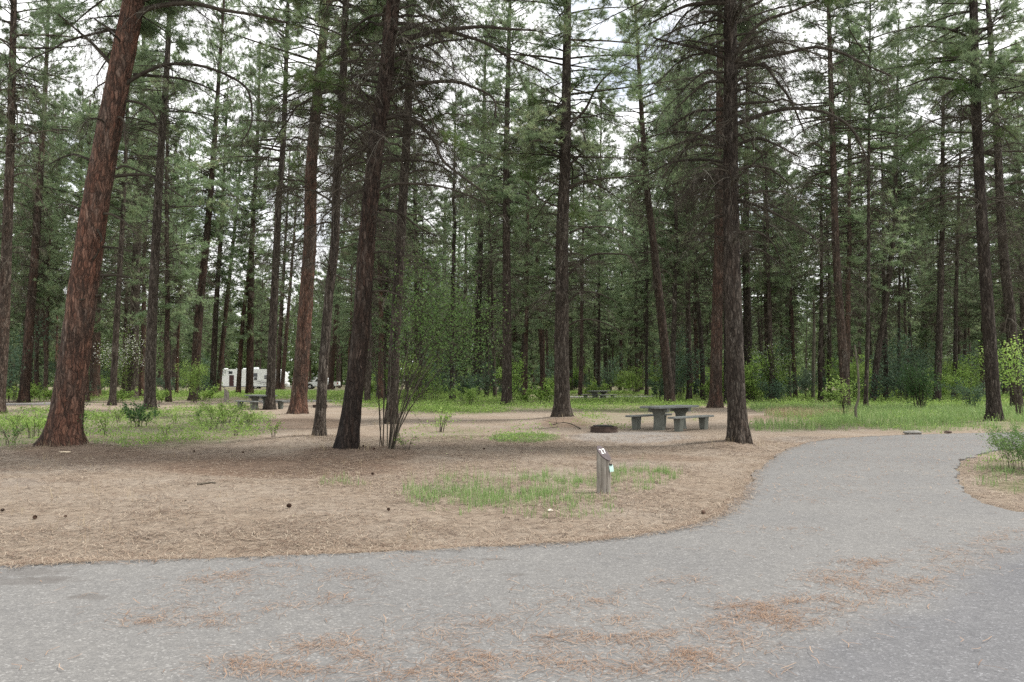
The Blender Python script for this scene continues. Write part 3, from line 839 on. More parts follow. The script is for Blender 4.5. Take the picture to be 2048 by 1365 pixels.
RNG = np.random.default_rng(11)
DEADLIB = []      # single dead limbs, about 2.4 m, pointing along +X
for s in range(12):
    g = Geo()
    O = np.zeros((1, 3)); D = np.array([[1.0, 0, 0]])
    P = curve_pts(O, D, np.array([2.4 * RNG.uniform(.8, 1.15)]), 9, RNG.uniform(.1, .65, 1), RNG.uniform(.3, 1.0, 1), RNG.normal(size=(1, 3)) * [.1, .22, .04])
    P[0, 1:] += RNG.normal(size=(8, 3)) * .03
    tubes(g, P, np.linspace(1, .2, 9)[None] * .042, 6, RNG.uniform(.1, .7, 1))
    hang_twigs(g, P, 30, .42, .0062, .08, 5, 1.0)
    DEADLIB.append(g.mesh('branch', M_twig, True))
LIVELIB = []
for s in range(6):
    g, gn = Geo(), Geo()
    O = np.zeros((1, 3)); D = np.array([[1.0, 0, 0]])
    P = curve_pts(O, D, np.array([2.3 * RNG.uniform(.8, 1.15)]), 9, RNG.uniform(.15, .5, 1), RNG.uniform(.1, .6, 1), RNG.normal(size=(1, 3)) * [.1, .2, .04])
    tubes(g, P, np.linspace(1, .25, 9)[None] * .03, 6, RNG.uniform(.1, .6, 1))
    hang_twigs(g, P, 8, .3, .006, .1, 3, .8)
    live_shoots(g, gn, P, 20, .34, .008, 46, .2, .0075, .3, .3, 1, .8)
    LIVELIB.append((g.mesh('branch', M_twig, True), gn.mesh('needles', M_needle_y)))

# ------------------------------------------------------------------ trunks
def trunk_mesh(path, rad, sides, seed, amp):
    """path (n,3) local, rad (n,)"""
    rng = np.random.default_rng(seed)
    n = len(path)
    th = np.arange(sides) / sides * 2 * math.pi
    z = path[:, 2]
    ph = rng.uniform(0, 6.28, 8)
    lob = 1 + (np.exp(-np.maximum(z, 0) / .45) * .16)[:, None] * np.cos(th * 5 + ph[0])[None] + (np.exp(-np.maximum(z, 0) / .3) * .10)[:, None] * np.cos(th * 3 + ph[1])[None]
    rad2 = rad[:, None] * lob
    if amp > 0:
        nz_ = np.zeros((n, sides))
        for i in range(n):
            for k in range(sides):
                v = Vector((math.cos(th[k]) * 3.1 + seed, math.sin(th[k]) * 3.1, z[i] * 1.5))
                a = mnoise.noise(v * 1.0)
                b = mnoise.noise(Vector((v.x * 3, v.y * 3, v.z * 1.6)))
                nz_[i, k] = a * .6 + abs(b) * 1.0 - .3
        rad2 = rad2 * (1 + amp * nz_)
    V = np.zeros((n, sides, 3))
    V[..., 0] = path[:, None, 0] + rad2 * np.cos(th)
    V[..., 1] = path[:, None, 1] + rad2 * np.sin(th)
    V[..., 2] = path[:, None, 2]
    g = Geo()
    i = np.arange(n - 1)[:, None] * sides; k = np.arange(sides)[None]; k2 = (k + 1) % sides
    F = np.stack(np.broadcast_arrays(i + k, i + k2, i + sides + k2, i + sides + k), -1).reshape(-1, 4)
    g.add(V.reshape(-1, 3), F)
    g.add(V[-1], [list(range(sides))])
    return g.mesh('trunk', M_bark, True)

TREEPATH = {}
def trunk_path(pts, wpx, H, fine):
    base = gpt(*pts[0])
    Y = base.y
    bz = hz(base.x, base.y)
    loc = Vector((base.x, Y, bz))
    raw = [at_depth(a, b, Y) - loc for a, b in pts]
    raw[0] = Vector((raw[0].x, 0, 0))
    c = catmull([tuple(p) for p in raw], 8)
    d = c[-1] - c[-min(len(c), 12)]
    d = d / max(d[2], .1)
    lean = (c[-1] - c[0]) / max(c[-1][2], .1)
    d = d * .5 + lean * .5; d[2] = 1
    d[0] = np.clip(d[0], -.2, .2)
    if c[-1][2] < H:
        k = np.linspace(0, 1, 12)[1:]
        c = np.concatenate([c, c[-1] + d * ((H - c[-1][2]) * k)[:, None]])
    else:
        H = c[-1][2] + 1
        c = np.concatenate([c, c[-1:] + d])
    zz = np.concatenate([[-.25], np.arange(0, min(13, H), .09 if fine else .35), np.arange(min(13, H), H, .6), [H]])
    zz = np.unique(zz)
    path = np.c_[np.interp(zz, c[:, 2], c[:, 0]), np.interp(zz, c[:, 2], c[:, 1]), zz]
    rb = .5 * wpx * Y / FPX
    f = np.clip(zz / H, 0, 1)
    rad = rb * (1.06 - .82 * f ** 1.15) + rb * .42 * np.exp(-np.maximum(zz, -.1) / .38)
    rad = np.maximum(rad, .03)
    return loc, path, rad, H

def limb_at(path, rad, z, ang, name, me, parent, sc, tilt=0.0):
    x = np.interp(z, path[:, 2], path[:, 0]); y = np.interp(z, path[:, 2], path[:, 1]); r = np.interp(z, path[:, 2], rad)
    o = link(name, me, parent, (x + math.cos(ang) * r * .7, y + math.sin(ang) * r * .7, z))
    o.rotation_euler = (random.uniform(-.25, .25), tilt, ang)
    o.scale = (sc, sc, sc)
    return o

def add_crown(root, path, H, crown, sc_xy, z_from_ref=0):
    """crown of needles with its limbs, following the lean of the trunk"""
    top = path[-1]; base = np.array([np.interp(.45 * H, path[:, 2], path[:, 0]), np.interp(.45 * H, path[:, 2], path[:, 1]), .45 * H])
    d = Vector(top - base).normalized()
    q = Vector((0, 0, 1)).rotation_difference(d)
    origin = Vector(base) - d * (.45 * H / d.z)
    rz = random.uniform(0, 6.28)
    k = H / REF_H / d.z
    rot = q.to_matrix() @ Matrix.Rotation(rz, 3, 'Z')
    o = link('crown', crown[0], root, origin)
    o.rotation_euler = rot.to_euler(); o.scale = (sc_xy, sc_xy, k)
    b = link('limbs', crown[1], o)
    return o
def add_dead(root, path, H, me, sc_xy, hgt=1.0):
    i = np.interp(6.0, path[:, 2], path[:, 0]), np.interp(6.0, path[:, 2], path[:, 1])
    d = Vector((i[0], i[1], 6.0)).normalized()
    q = Vector((0, 0, 1)).rotation_difference(d)
    o = link('dead_branches', me, root)
    rot = q.to_matrix() @ Matrix.Rotation(random.uniform(0, 6.28), 3, 'Z')
    o.rotation_euler = rot.to_euler(); o.scale = (sc_xy, sc_xy, hgt)
    return o

def px_limb(root, loc, Y, pts, r0, per=14, drift=0.0, ln=.36, twigs=True):
    """a limb whose outline was read off the photo, built in the round at its tree's distance"""
    P = [at_depth(a, b, Y) - loc for a, b in pts]
    c = catmull([tuple(p) for p in P], 4)
    n = len(c)
    c[:, 1] += drift * np.linspace(0, 1, n) ** 1.3 + np.interp(np.arange(n), np.linspace(0, n - 1, 5), RNG.normal(size=5) * .06 * min(1, n / 16))
    g = Geo()
    tubes(g, c[None], np.linspace(1, .3, n)[None] * r0 * 1.2 * RNG.uniform(.93, 1.07, (1, n)), 7, RNG.uniform(.15, .6, 1), True)
    if twigs:
        hang_twigs(g, c[None], int(per * 1.7), ln * 1.15, .0065, .12, 5, 1.0)
    return link('branch', g.mesh('branch', M_twig, True), root)

LIMBS = {
 'T1': [([(275, 38), (300, 20), (340, 15), (400, 18), (460, 35), (540, 50), (585, 62)], .062, 22, -.5), ([(250, 172), (280, 155), (330, 137), (380, 138), (430, 150), (480, 172), (512, 200), (522, 260), (508, 300)], .042, 34, -.8),
        ([(265, 148), (330, 150), (390, 160), (440, 182)], .035, 14, .4), ([(228, 222), (250, 203), (290, 212), (315, 235), (330, 265)], .036, 4, -.3), ([(222, 255), (235, 240), (255, 245), (262, 280), (268, 330)], .034, 3, -.4),
        ([(228, 352), (270, 350), (305, 355), (340, 378), (375, 400)], .038, 8, -.2), ([(232, 338), (250, 332), (280, 343), (300, 352)], .028, 4, .3), ([(205, 430), (230, 432), (260, 450), (285, 478)], .03, 3, -.3),
        ([(190, 468), (200, 460), (212, 478), (219, 492)], .03, 0, -.4), ([(225, 132), (190, 92), (160, 66), (130, 40)], .04, 12, -.3), ([(236, 68), (200, 45), (170, 22)], .035, 10, .4), ([(190, 325), (150, 310), (120, 312), (85, 326)], .03, 9, .2),
        ([(170, 425), (140, 410), (100, 405)], .022, 4, .2), ([(205, 494), (235, 497), (271, 507)], .026, 0, -.2), ([(203, 552), (235, 551), (267, 558)], .034, 0, -.1), ([(183, 527), (196, 521), (212, 503)], .03, 0, -.35),
        ([(176, 601), (178, 600), (180, 604)], .045, 0, -.42), ([(193, 593), (202, 592), (208, 592)], .04, 0, -.1), ([(193, 620), (204, 619), (214, 619)], .026, 0, .05)],
 'T26': [([(795, 82), (855, 70), (906, 64), (965, 60), (1016, 66), (1070, 72)], .055, 22, -.4), ([(900, 66), (968, 90), (1016, 121), (1071, 150), (1110, 180)], .035, 16, -.5), ([(796, 46), (840, 49), (890, 66)], .035, 12, .3),
         ([(768, 200), (807, 176), (855, 170), (906, 170), (943, 183), (987, 209), (992, 250)], .05, 24, -.5), ([(775, 238), (811, 234), (848, 260), (873, 293), (888, 330), (928, 366), (965, 396)], .045, 24, -.7),
         ([(748, 320), (790, 318), (826, 317), (870, 322), (906, 345)], .038, 18, .3), ([(742, 384), (760, 380), (797, 370), (855, 374), (906, 385), (972, 414)], .042, 22, -.5), ([(740, 416), (797, 425), (833, 450), (870, 468)], .035, 16, .4),
         ([(735, 508), (766, 505), (805, 515)], .03, 7, -.3), ([(733, 558), (766, 559), (790, 566)], .026, 4, .2), ([(730, 586), (766, 582), (791, 589), (815, 600)], .028, 6, -.3), ([(768, 150), (740, 152), (700, 165), (650, 190)], .04, 16, -.3),
         ([(790, 30), (740, 28), (700, 50), (675, 85)], .035, 14, .4), ([(722, 520), (708, 530), (706, 555), (709, 580)], .018, 0, -.4)],
 'T40': [([(1135, 255), (1170, 220), (1192, 179), (1221, 150), (1255, 135)], .055, 18, -.5), ([(1137, 332), (1163, 308), (1170, 289), (1160, 262)], .05, 8, -.4), ([(1138, 314), (1190, 312), (1250, 311)], .04, 16, .4), ([(1138, 376), (1170, 364), (1221, 359), (1295, 356)], .045, 22, -.4),
         ([(1138, 467), (1170, 455), (1221, 454), (1272, 476)], .04, 18, .3), ([(1134, 552), (1163, 526), (1188, 510), (1230, 510), (1255, 515), (1272, 538)], .05, 14, -.4), ([(1134, 609), (1153, 589), (1177, 585), (1205, 592), (1227, 603)], .045, 8, -.3), ([(1134, 654), (1156, 642), (1184, 640), (1216, 652), (1244, 670)], .04, 9, -.4),
         ([(1122, 317), (1071, 291), (1016, 280)], .04, 18, -.3), ([(1118, 415), (1080, 396), (1050, 356)], .038, 14, .4), ([(1122, 250), (1090, 240), (1050, 250), (1010, 290)], .035, 18, .3), ([(1118, 500), (1090, 486), (1060, 480)], .03, 12, -.3)],
 'T53': [([(1468, 118), (1487, 84), (1524, 48), (1582, 29), (1630, 10)], .055, 18, -.4), ([(1470, 137), (1513, 117), (1568, 110), (1623, 106), (1678, 121), (1714, 143), (1762, 170)], .05, 28, -.6), ([(1472, 134), (1524, 132), (1553, 154), (1582, 183), (1605, 220), (1626, 253)], .045, 22, .5),
         ([(1470, 250), (1524, 231), (1568, 222), (1604, 223), (1648, 234), (1689, 264), (1711, 311), (1718, 340)], .048, 30, -.6), ([(1470, 292), (1513, 280), (1546, 297), (1586, 326)], .042, 18, -.5), ([(1470, 342), (1513, 330), (1553, 334), (1590, 360)], .038, 18, .5), ([(1472, 400), (1531, 421), (1582, 450), (1626, 484)], .04, 16, -.3),
         ([(1455, 118), (1403, 104), (1348, 97), (1300, 92)], .05, 22, -.4), ([(1455, 6), (1400, 4), (1348, 18), (1300, 42)], .05, 16, .3), ([(1452, 296), (1414, 278), (1377, 271), (1335, 272)], .045, 20, -.4), ([(1452, 326), (1414, 317), (1348, 320), (1300, 345)], .038, 20, .4), ([(1452, 356), (1403, 359), (1370, 388), (1350, 420)], .038, 16, -.4),
         ([(1452, 216), (1410, 216), (1377, 227), (1340, 250)], .04, 18, .5), ([(1452, 162), (1414, 168), (1380, 194), (1345, 230)], .042, 18, -.5), ([(1455, 430), (1425, 440), (1400, 470)], .03, 10, .3), ([(1470, 520), (1500, 500), (1530, 510), (1560, 540)], .028, 10, -.3), ([(1472, 470), (1510, 462), (1545, 480), (1570, 520)], .03, 14, .3)],
 'T67': [([(1944, 78), (1897, 60), (1853, 55), (1815, 60), (1780, 74)], .042, 14, -.3), ([(1950, 170), (1897, 157), (1861, 157), (1815, 170), (1785, 178)], .042, 14, .3), ([(1955, 72), (1993, 40), (2048, 22)], .04, 10, -.3), ([(1956, 170), (1989, 135), (2048, 113), (2090, 110)], .045, 14, .3),
         ([(1958, 250), (2000, 215), (2050, 190)], .035, 10, -.3), ([(1954, 240), (1900, 235), (1850, 250), (1800, 285)], .035, 14, -.3), ([(1956, 330), (1900, 335), (1850, 360)], .03, 12, .3), ([(1960, 400), (1910, 395), (1870, 410)], .03, 12, -.3), ([(1962, 420), (2010, 400), (2060, 410)], .03, 12, .3)],
}

G_NEAR = 'large pines standing around the campsite'
G_MID = 'pines of the nearer forest edge'
random.seed(21)
for key, (pts, wpx, red, label) in TREES.items():
    fine = key in HERO
    d = gpt(*pts[0]).y
    H = random.uniform(24, 30) if d < 70 else random.uniform(23, 28)
    loc, path, rad, H = trunk_path(pts, wpx, H, fine)
    TREEPATH[key] = (loc, path, rad)
    root = thing('pine_tree', loc, label, 'tree', G_NEAR if fine else G_MID)
    tr = link('trunk', trunk_mesh(path, rad, 40 if fine else 14, sum(map(ord, key)) % 97, .09 if fine else 0), root)
    tr.color = (red * .82 if key == 'T1' else red * (.85 if key == 'T23' else .74), {'T26': .62, 'T1': 1.15, 'T23': 1.05, 'T53': .8, 'T40': .9, 'T67': .7, 'T52': .8}.get(key, random.uniform(.68, 1.1)), .85 if key == 'T26' else (.3 if key == 'T1' else 0), 1)
    RNG = np.random.default_rng(sum(map(ord, key)))
    if fine:
        for lb in LIMBS.get(key, ()):
            px_limb(root, loc, loc.y, lb[0], lb[1], max(lb[2], 1), lb[3], .34, lb[2] > 0)
        n_rand = {'T1': 12, 'T26': 60, 'T40': 56, 'T53': 72, 'T24': 44, 'T29': 46, 'T52': 40, 'T67': 44, 'T23': 40}[key]
        zlo = {'T1': 6.5, 'T26': 4.2, 'T40': 4.0, 'T53': 4.5, 'T24': 4, 'T29': 3.5, 'T52': 5, 'T67': 4.5, 'T23': 4.6}[key]
        for q in range(n_rand):
            z = zlo + ((13 if loc.y > 24 else 11.2) - zlo) * random.random() ** .85
            f = (z - zlo) / 8
            limb_at(path, rad, z, random.uniform(0, 6.28), 'branch', random.choice(DEADLIB), root, (.4 + .55 * min(1, f + .2)) * random.uniform(.6, 1.25), random.uniform(-.3, .35))
        nl_ = {'T1': 0, 'T26': 9, 'T40': 14, 'T53': 5, 'T67': 10, 'T24': 6, 'T29': 10, 'T52': 5, 'T23': 5}[key]
        zl = {'T26': 6.8, 'T40': 8.5}.get(key, 9.5)
        for q in range(nl_):
            z = zl + (14 - zl) * random.random()
            me = random.choice(LIVELIB)
            b = limb_at(path, rad, z, random.uniform(0, 6.28), 'branch', me[0], root, random.uniform(.6, 1.15), random.uniform(-.3, .2))
            link('needles', me[1], b)
        add_crown(root, path, H, CROWNS[[2, 0, 4][len(key) % 3]], random.uniform(.95, 1.15))
    else:
        near = d < 75
        add_dead(root, path, H, random.choice(DEADS if near else FARDEADS), random.uniform(.75, 1.05), random.uniform(.9, 1.3))
        add_crown(root, path, H, random.choice(CROWNS if near else FARCROWNS), random.uniform(.85, 1.1))

# ------------------------------------------------------------------ the forest behind
FAR_TR = []
for s in range(5):
    n = 26
    z = np.linspace(-.3, REF_H, n)
    rs = np.random.default_rng(300 + s)
    path = np.c_[np.cumsum(rs.normal(size=n) * .03), np.cumsum(rs.normal(size=n) * .03), z]
    path[:, :2] -= path[1, :2]
    r_ = .22 * (1.05 - .85 * np.clip(z / REF_H, 0, 1)) + .06 * np.exp(-np.maximum(z, 0) / .4)
    FAR_TR.append(trunk_mesh(path, r_, 10, s, 0))
ZONES = [  # px limits, label for far trees of that zone
 (-200, 130, 'slender distant pine in the pale forest left of the leaning orange pine'),
 (130, 430, 'slender distant pine in the forest between leaning orange pine and white trailer'),
 (430, 690, 'slender distant pine standing beyond the white trailer and pickup'),
 (690, 960, 'slender distant pine in the dim forest behind the leggy shrub'),
 (960, 1130, 'slender distant pine in the forest just left of the centre pine'),
 (1130, 1440, 'slender distant pine in the forest beyond the two picnic tables'),
 (1440, 1700, 'slender distant pine in the dark forest behind the blossom-topped bush'),
 (1700, 2300, 'slender distant pine in the dark forest beyond the grass at the right')]
def zone(px):
    for a, b, l in ZONES:
        if a <= px < b: return l
    return None
placed = [(TREEPATH[k][0].x, TREEPATH[k][0].y) for k in TREES]
random.seed(5)
GAPS = [(60, 70), (150, 64), (200, 78), (285, 72), (365, 66), (475, 160), (520, 162), (620, 160), (660, 170), (735, 74), (860, 68), (905, 64), (990, 74), (1085, 70), (1160, 82), (1345, 70), (1405, 64), (1530, 66), (1640, 62), (1770, 66), (1815, 60), (1905, 64), (1960, 70)]
cnt = 0
tries = 0
while cnt < 228 and tries < 20000:
    tries += 1
    y = 58 + 145 * random.random() ** 1.75
    x = random.uniform(-.68, .68) * y
    gap = GAPS.pop() if GAPS else None
    if gap:
        y = gap[1]; x = (gap[0] - W0 / 2) / FPX * y
    pxx = W0 / 2 + FPX * x / y
    if not gap and y < 70 and random.random() < .5: continue
    if 430 < pxx < 695 and y < 156: continue
    if 1120 < pxx < 1320 and y < 78: continue
    if any((x - a) ** 2 + (y - b) ** 2 < (2.4 + .012 * y) ** 2 for a, b in placed): continue
    if not gap and pxx < 430 and y > 100 and random.random() < .6: continue
    lb = zone(pxx)
    if lb is None: continue
    placed.append((x, y))
    cnt += 1
    root = thing('pine_tree', (x, y, hz(x, y)), lb, 'tree', 'distant pines: ' + lb.split(' in the ')[-1].split(' standing ')[-1], random.uniform(0, 6.28))
    h = random.uniform(.75, 1.12)
    k = random.uniform(.75, 1.1)
    root.rotation_euler = (random.gauss(0, .02), random.gauss(0, .02), random.uniform(0, 6.28))
    tr = link('trunk', random.choice(FAR_TR), root); tr.scale = (k, k, h)
    tr.color = (random.choice((.05, .1, .2, .3, .6, .75) if pxx < 800 else (.02, .05, .1, .15, .3, .5)), random.uniform(.75, 1.25), 0, 1)
    dd = link('dead_branches', random.choice(FARDEADS), root); dd.scale = (.85, .85, h)
    cr = random.choice(CROWNS if gap and y < 90 else FARCROWNS)
    c = link('crown', cr[0], root); c.scale = (random.uniform(.85, 1.15),) * 2 + (h,)
    link('limbs', cr[1], c)

# the wood beyond the last trees one can tell apart, one mass
RNG = np.random.default_rng(55)
gc, gt_ = Geo(), Geo()
protos = []
for s, (z0, sp) in enumerate(((1.0, 4.0), (3.0, 4.2), (.5, 3.6))):
    gw, gn = make_crown(520 + s, 24, z0, sp, .75, 5, 4, 9, .6, .13, 1)
    protos.append((np.concatenate(gn.V), np.concatenate(gn.T)))
RNG = np.random.default_rng(56)
for q in range(900):
    y = 185 + 150 * RNG.random() ** 1.1; x = RNG.uniform(-.74, .74) * y
    a = RNG.uniform(0, 6.28); k = RNG.uniform(.7, 1.15) * (1 if RNG.random() < .75 else .35)
    V, T = protos[RNG.integers(0, 3)]
    ca, sa = math.cos(a) * k, math.sin(a) * k
    W = np.c_[V[:, 0] * ca - V[:, 1] * sa + x, V[:, 0] * sa + V[:, 1] * ca + y, V[:, 2] * k]
    gc.add(W, np.arange(len(W)).reshape(-1, 3), T)
    P_ = np.array([[[x, y, -.3], [x, y, 12 * k], [x, y, 24 * k]]])
    tubes(gc, P_, np.array([[.24, .16, .04]]) * k, 6, .99)
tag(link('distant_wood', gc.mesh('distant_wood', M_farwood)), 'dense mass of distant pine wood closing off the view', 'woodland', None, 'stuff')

# young pines and thickets low in the forest
SAP = []
for s, (Hs, z0, sp) in enumerate(((6.5, .4, 1.5), (9, .8, 1.9), (5, .2, 1.3))):
    gw, gn = make_crown(400 + s, Hs, z0, sp, .36, 5, 6, 15, .26, .032)
    SAP.append((gn.mesh('crown_needles', M_needle), gw.mesh('crown_limbs', M_twig), Hs))
random.seed(9)
cnt = 0
while cnt < 46:
    y = random.uniform(72, 170)
    x = random.uniform(-.66, .66) * y
    pxx = W0 / 2 + FPX * x / y
    if 420 < pxx < 700 and y < 158: continue
    if 1120 < pxx < 1330 and y < 80: continue
    lb = zone(pxx)
    if lb is None: continue
    cnt += 1
    s = random.choice(SAP)
    lb2 = lb.replace('slender distant pine', 'short bushy young pine').replace('forest', 'undergrowth')
    root = thing('young_pine', (x, y, hz(x, y)), lb2, 'tree', 'young pines: ' + lb2.split(' in the ')[-1].split(' standing ')[-1], random.uniform(0, 6.28))
    g = Geo()
    tubes(g, np.array([[[0, 0, -.1], [0, 0, s[2] * .5], [0, 0, s[2]]]]), np.array([[.08, .05, .01]]), 7, .4)
    tr = link('trunk', g.mesh('trunk', M_bark, True), root); tr.color = (.1, 1, 0, 1)
    c = link('crown', s[0], root)
    link('limbs', s[1], c)
    k = random.uniform(.7, 1.25)
    root.scale = (k, k, k)

# ------------------------------------------------------------------ shrubs
def shrub_mesh(seed, h, spread, nst, nleaf, lsize, mat, base=.15, flowers=0, rst=.012, lean=(0, 0), splay=.5, leafy0=.25, clump=.22, ntw=9):
    global RNG
    RNG = np.random.default_rng(seed)
    a = RNG.uniform(0, 6.28, nst)
    o = np.c_[np.cos(a), np.sin(a), np.zeros(nst)] * RNG.uniform(0, base, (nst, 1))
    t = np.linspace(0, 1, 8)[None, :, None]
    hh = h * RNG.uniform(.6, 1.05, nst)
    out = np.c_[np.cos(a) * spread * RNG.uniform(.3, 1.1, nst) + lean[0], np.sin(a) * spread * RNG.uniform(.3, 1.1, nst) + lean[1], np.zeros(nst)]
    P = o[:, None, :] + out[:, None, :] * (t ** (1 + splay)) + np.array([0, 0, 1.0]) * (hh[:, None, None] * np.sin(t * math.pi / 2 * .92))
    P[:, 1:] += np.cumsum(RNG.normal(size=(nst, 7, 3)) * .02 * h, axis=1) * .5
    P[:, 0, 2] = -.08
    gs, gl, gf = Geo(), Geo(), Geo()
    tubes(gs, P, rst * np.linspace(1, .25, 8)[None] * RNG.uniform(.6, 1.3, (nst, 1)), 5, RNG.uniform(.2, .9, nst))
    idx = np.repeat(np.arange(nst), ntw)
    tt = RNG.uniform(.2, 1, len(idx))
    O, T = sample_path(P, idx, tt)
    D = unit(T + RNG.normal(size=T.shape) * .8)
    l = h * .25 * RNG.uniform(.4, 1.2, len(idx))
    S1 = curve_pts(O, D, l, 4, RNG.uniform(-.1, .3, len(idx)), RNG.uniform(-.1, .5, len(idx)))
    tubes(gs, S1, rst * .35 * np.array([1, .8, .6, .35])[None] * np.ones((len(idx), 1)), 3, RNG.uniform(.1, .9, len(idx)))
    sel = np.where(tt > leafy0)[0]
    pick = RNG.choice(sel, nleaf)
    C, _ = sample_path(S1, pick, RNG.uniform(.3, 1, nleaf))
    C = C + RNG.normal(size=C.shape) * clump * .25 * h
    C[:, 2] = np.maximum(C[:, 2], .03)
    ct = RNG.uniform(0, 1, len(S1))[pick]
    leaves(gl, C, lsize, np.clip(ct * .6 + RNG.uniform(0, .4, nleaf), 0, 1), .4, .6)
    if flowers:
        pf = RNG.choice(sel[np.argsort(S1[sel, -1, 2])[len(sel) // 3:]], flowers)
        Cf, _ = sample_path(S1, pf, RNG.uniform(.7, 1, flowers))
        leaves(gf, Cf + RNG.normal(size=Cf.shape) * .06 * h, lsize * .9, None, .2, .9)
        return gs.mesh('stems', M_twig), gl.mesh('leaves', mat), gf.mesh('blossom', M_flower)
    return gs.mesh('stems', M_twig), gl.mesh('leaves', mat), None
def put_shrub(name, meshes, px, py, label, cat='shrub', group=None, sc=1.0, rz=0.0):
    p = gpt(px, py)
    r = thing(name, (p.x, p.y, hz(p.x, p.y)), label, cat, group, rz)
    link('stems', meshes[0], r)
    link('leaves', meshes[1], r)
    if meshes[2]: link('blossom', meshes[2], r)
    r.scale = (sc, sc, sc)
    return r
# the leggy shrub beside the bowed pine
put_shrub('shrub', shrub_mesh(31, 3.7, .9, 16, 5000, .06, M_leaf_mid, .07, 0, .013, (1.25, .2), .25, .5, .2, 24), 782, 908, 'tall leggy shrub with bare arching grey stems and dark leaves beside the bowed pine')
put_shrub('shrub', shrub_mesh(32, 3.0, .35, 5, 260, .06, M_leaf_dark, .12, 0, .013, (-.1, .1), .4, .55, .5), 768, 900, 'thin clump of upright bare stems just left of the leggy shrub base')
put_shrub('shrub', shrub_mesh(33, 2.6, .8, 14, 2600, .09, M_leaf, .3, 0, .018, (0, 0), .5, .35), 388, 806, 'pale yellow-green shrub growing round the foot of a reddish pine')
put_shrub('blossoming_shrub', shrub_mesh(34, 5.2, 1.3, 16, 2600, .1, M_leaf, .4, 1100, .02, (0, 0), .4, .2), 245, 800, 'tall airy shrub full of white blossom right of the leaning orange pine')
put_shrub('blossoming_shrub', shrub_mesh(35, 2.2, .9, 10, 1200, .09, M_leaf, .3, 260, .016), 118, 792, 'low shrub with few white flowers left of the leaning orange pine foot')
put_shrub('blossoming_shrub', shrub_mesh(36, 3.6, 1.3, 16, 3800, .1, M_leaf, .5, 300, .02, (0, 0), .5, .15), 1552, 806, 'bright green bush topped with white blossom in front of the dark forest')
put_shrub('shrub', shrub_mesh(37, 2.4, 1.1, 14, 2600, .09, M_leaf_blue, .5, 0, .016, (0, 0), .5, .1), 1612, 800, 'soft grey-green bush just right of the blossom-topped bush')
put_shrub('juniper', shrub_mesh(38, 2.3, .75, 20, 6000, .07, M_leaf_dark, .3, 0, .02, (0, 0), .5, .05), 1842, 822, 'dark round juniper on a thin stem in the grass at the right')
put_shrub('shrub', shrub_mesh(39, 3.2, 1.0, 10, 1300, .11, M_leaf, .3, 0, .02, (-.4, 0), .5, .3), 2044, 838, 'broad-leaved bright shrub at the right edge beside the tall dark pine')
put_shrub('shrub', shrub_mesh(40, .72, .45, 60, 9000, .03, M_leaf_mid, .6, 0, .004, (0, 0), .4, .05), 2080, 944, 'dark grassy clump at the right edge inside the drive bend')
put_shrub('shrub', shrub_mesh(41, .75, .55, 16, 900, .08, M_leaf_dark, .3, 0, .01, (0, 0), .4, .1), 278, 856, 'small dark green bush in front of the straight black pine')
put_shrub('shrub', shrub_mesh(42, .75, .9, 22, 1500, .055, M_leaf, .6, 0, .008, (0, 0), .4, .1), 450, 848, 'low spreading light green bush in front of the left picnic table')
put_shrub('shrub', shrub_mesh(43, .6, .6, 16, 800, .05, M_leaf, .4, 0, .008, (0, 0), .4, .1), 420, 862, 'lower pale sprig bush at the near end of the left green patch')
put_shrub('shrub', shrub_mesh(44, .7, .5, 12, 700, .06, M_leaf, .3, 0, .008), 65, 880, 'weedy sprigs left of the leaning orange pine base')
put_shrub('shrub', shrub_mesh(45, 1.0, .4, 12, 800, .05, M_leaf_dark, .25, 0, .008), 160, 900, 'thin leafy suckers against the right foot of the leaning orange pine')
put_shrub('shrub', shrub_mesh(46, 1.5, 1.0, 12, 1800, .1, M_leaf_blue, .5, 0, .012), 1318, 806, 'grey-green bush left of the leaning pine behind the near table')
put_shrub('shrub', shrub_mesh(47, 1.0, .8, 14, 1400, .09, M_leaf, .5, 0, .012), 940, 814, 'low leafy bush left of the straight grey-brown pine')
put_shrub('shrub', shrub_mesh(48, 1.6, .6, 9, 700, .08, M_leaf, .3, 0, .012), 1690, 838, 'small shrub at the foot of the dark brown pine by the snag')
put_shrub('shrub', shrub_mesh(49, .35, .25, 8, 160, .04, M_leaf, .1, 0, .005), 812, 908, 'tiny green sprout right of the leggy shrub base')
put_shrub('shrub', shrub_mesh(50, 2.0, .8, 12, 1500, .1, M_leaf, .4, 0, .012), 1506, 806, 'yellow-green bush hugging the dark pine right of the big pine')
put_shrub('shrub', shrub_mesh(51, 1.5, .9, 12, 1500, .09, M_leaf_blue, .4, 0, .012), 1945, 822, 'pale grey-green bush left of the tall dark right-hand pine')
SPRIG = [shrub_mesh(90 + q, .55, .35, 9, 170, .06, m_, .12, 0, .006, (0, 0), .4, .1) for q, m_ in enumerate((M_leaf, M_leaf_mid, M_leaf))]
random.seed(31)
for (a, b, lb) in ((30, 862, 'leafy sprig near the left edge of the photo, behind the orange pine'), (210, 872, 'leafy sprig close right of the orange pine base'), (235, 850, 'leafy sprig between the orange pine and the small dark bush'), (330, 880, 'leafy sprig in the near part of the left green patch, below the small dark bush'), (350, 852, 'leafy sprig just right of the small dark bush'),
        (500, 858, 'leafy sprig at the right end of the left green patch'), (545, 880, 'lone leafy sprig on bare litter left of the slender flaky-barked pine'), (20, 895, 'leafy sprig in front of the left edge of the green patch'), (395, 845, 'leafy sprig left of the low spreading bush'), (880, 868, 'leafy sprig right of the leggy shrub, on bare ground'), (470, 872, 'leafy sprig in front of the low spreading bush')):
    o = put_shrub('sprig', SPRIG[random.randrange(3)], a, b, lb, 'plant', None, random.uniform(.8, 1.35), random.uniform(0, 6.28))
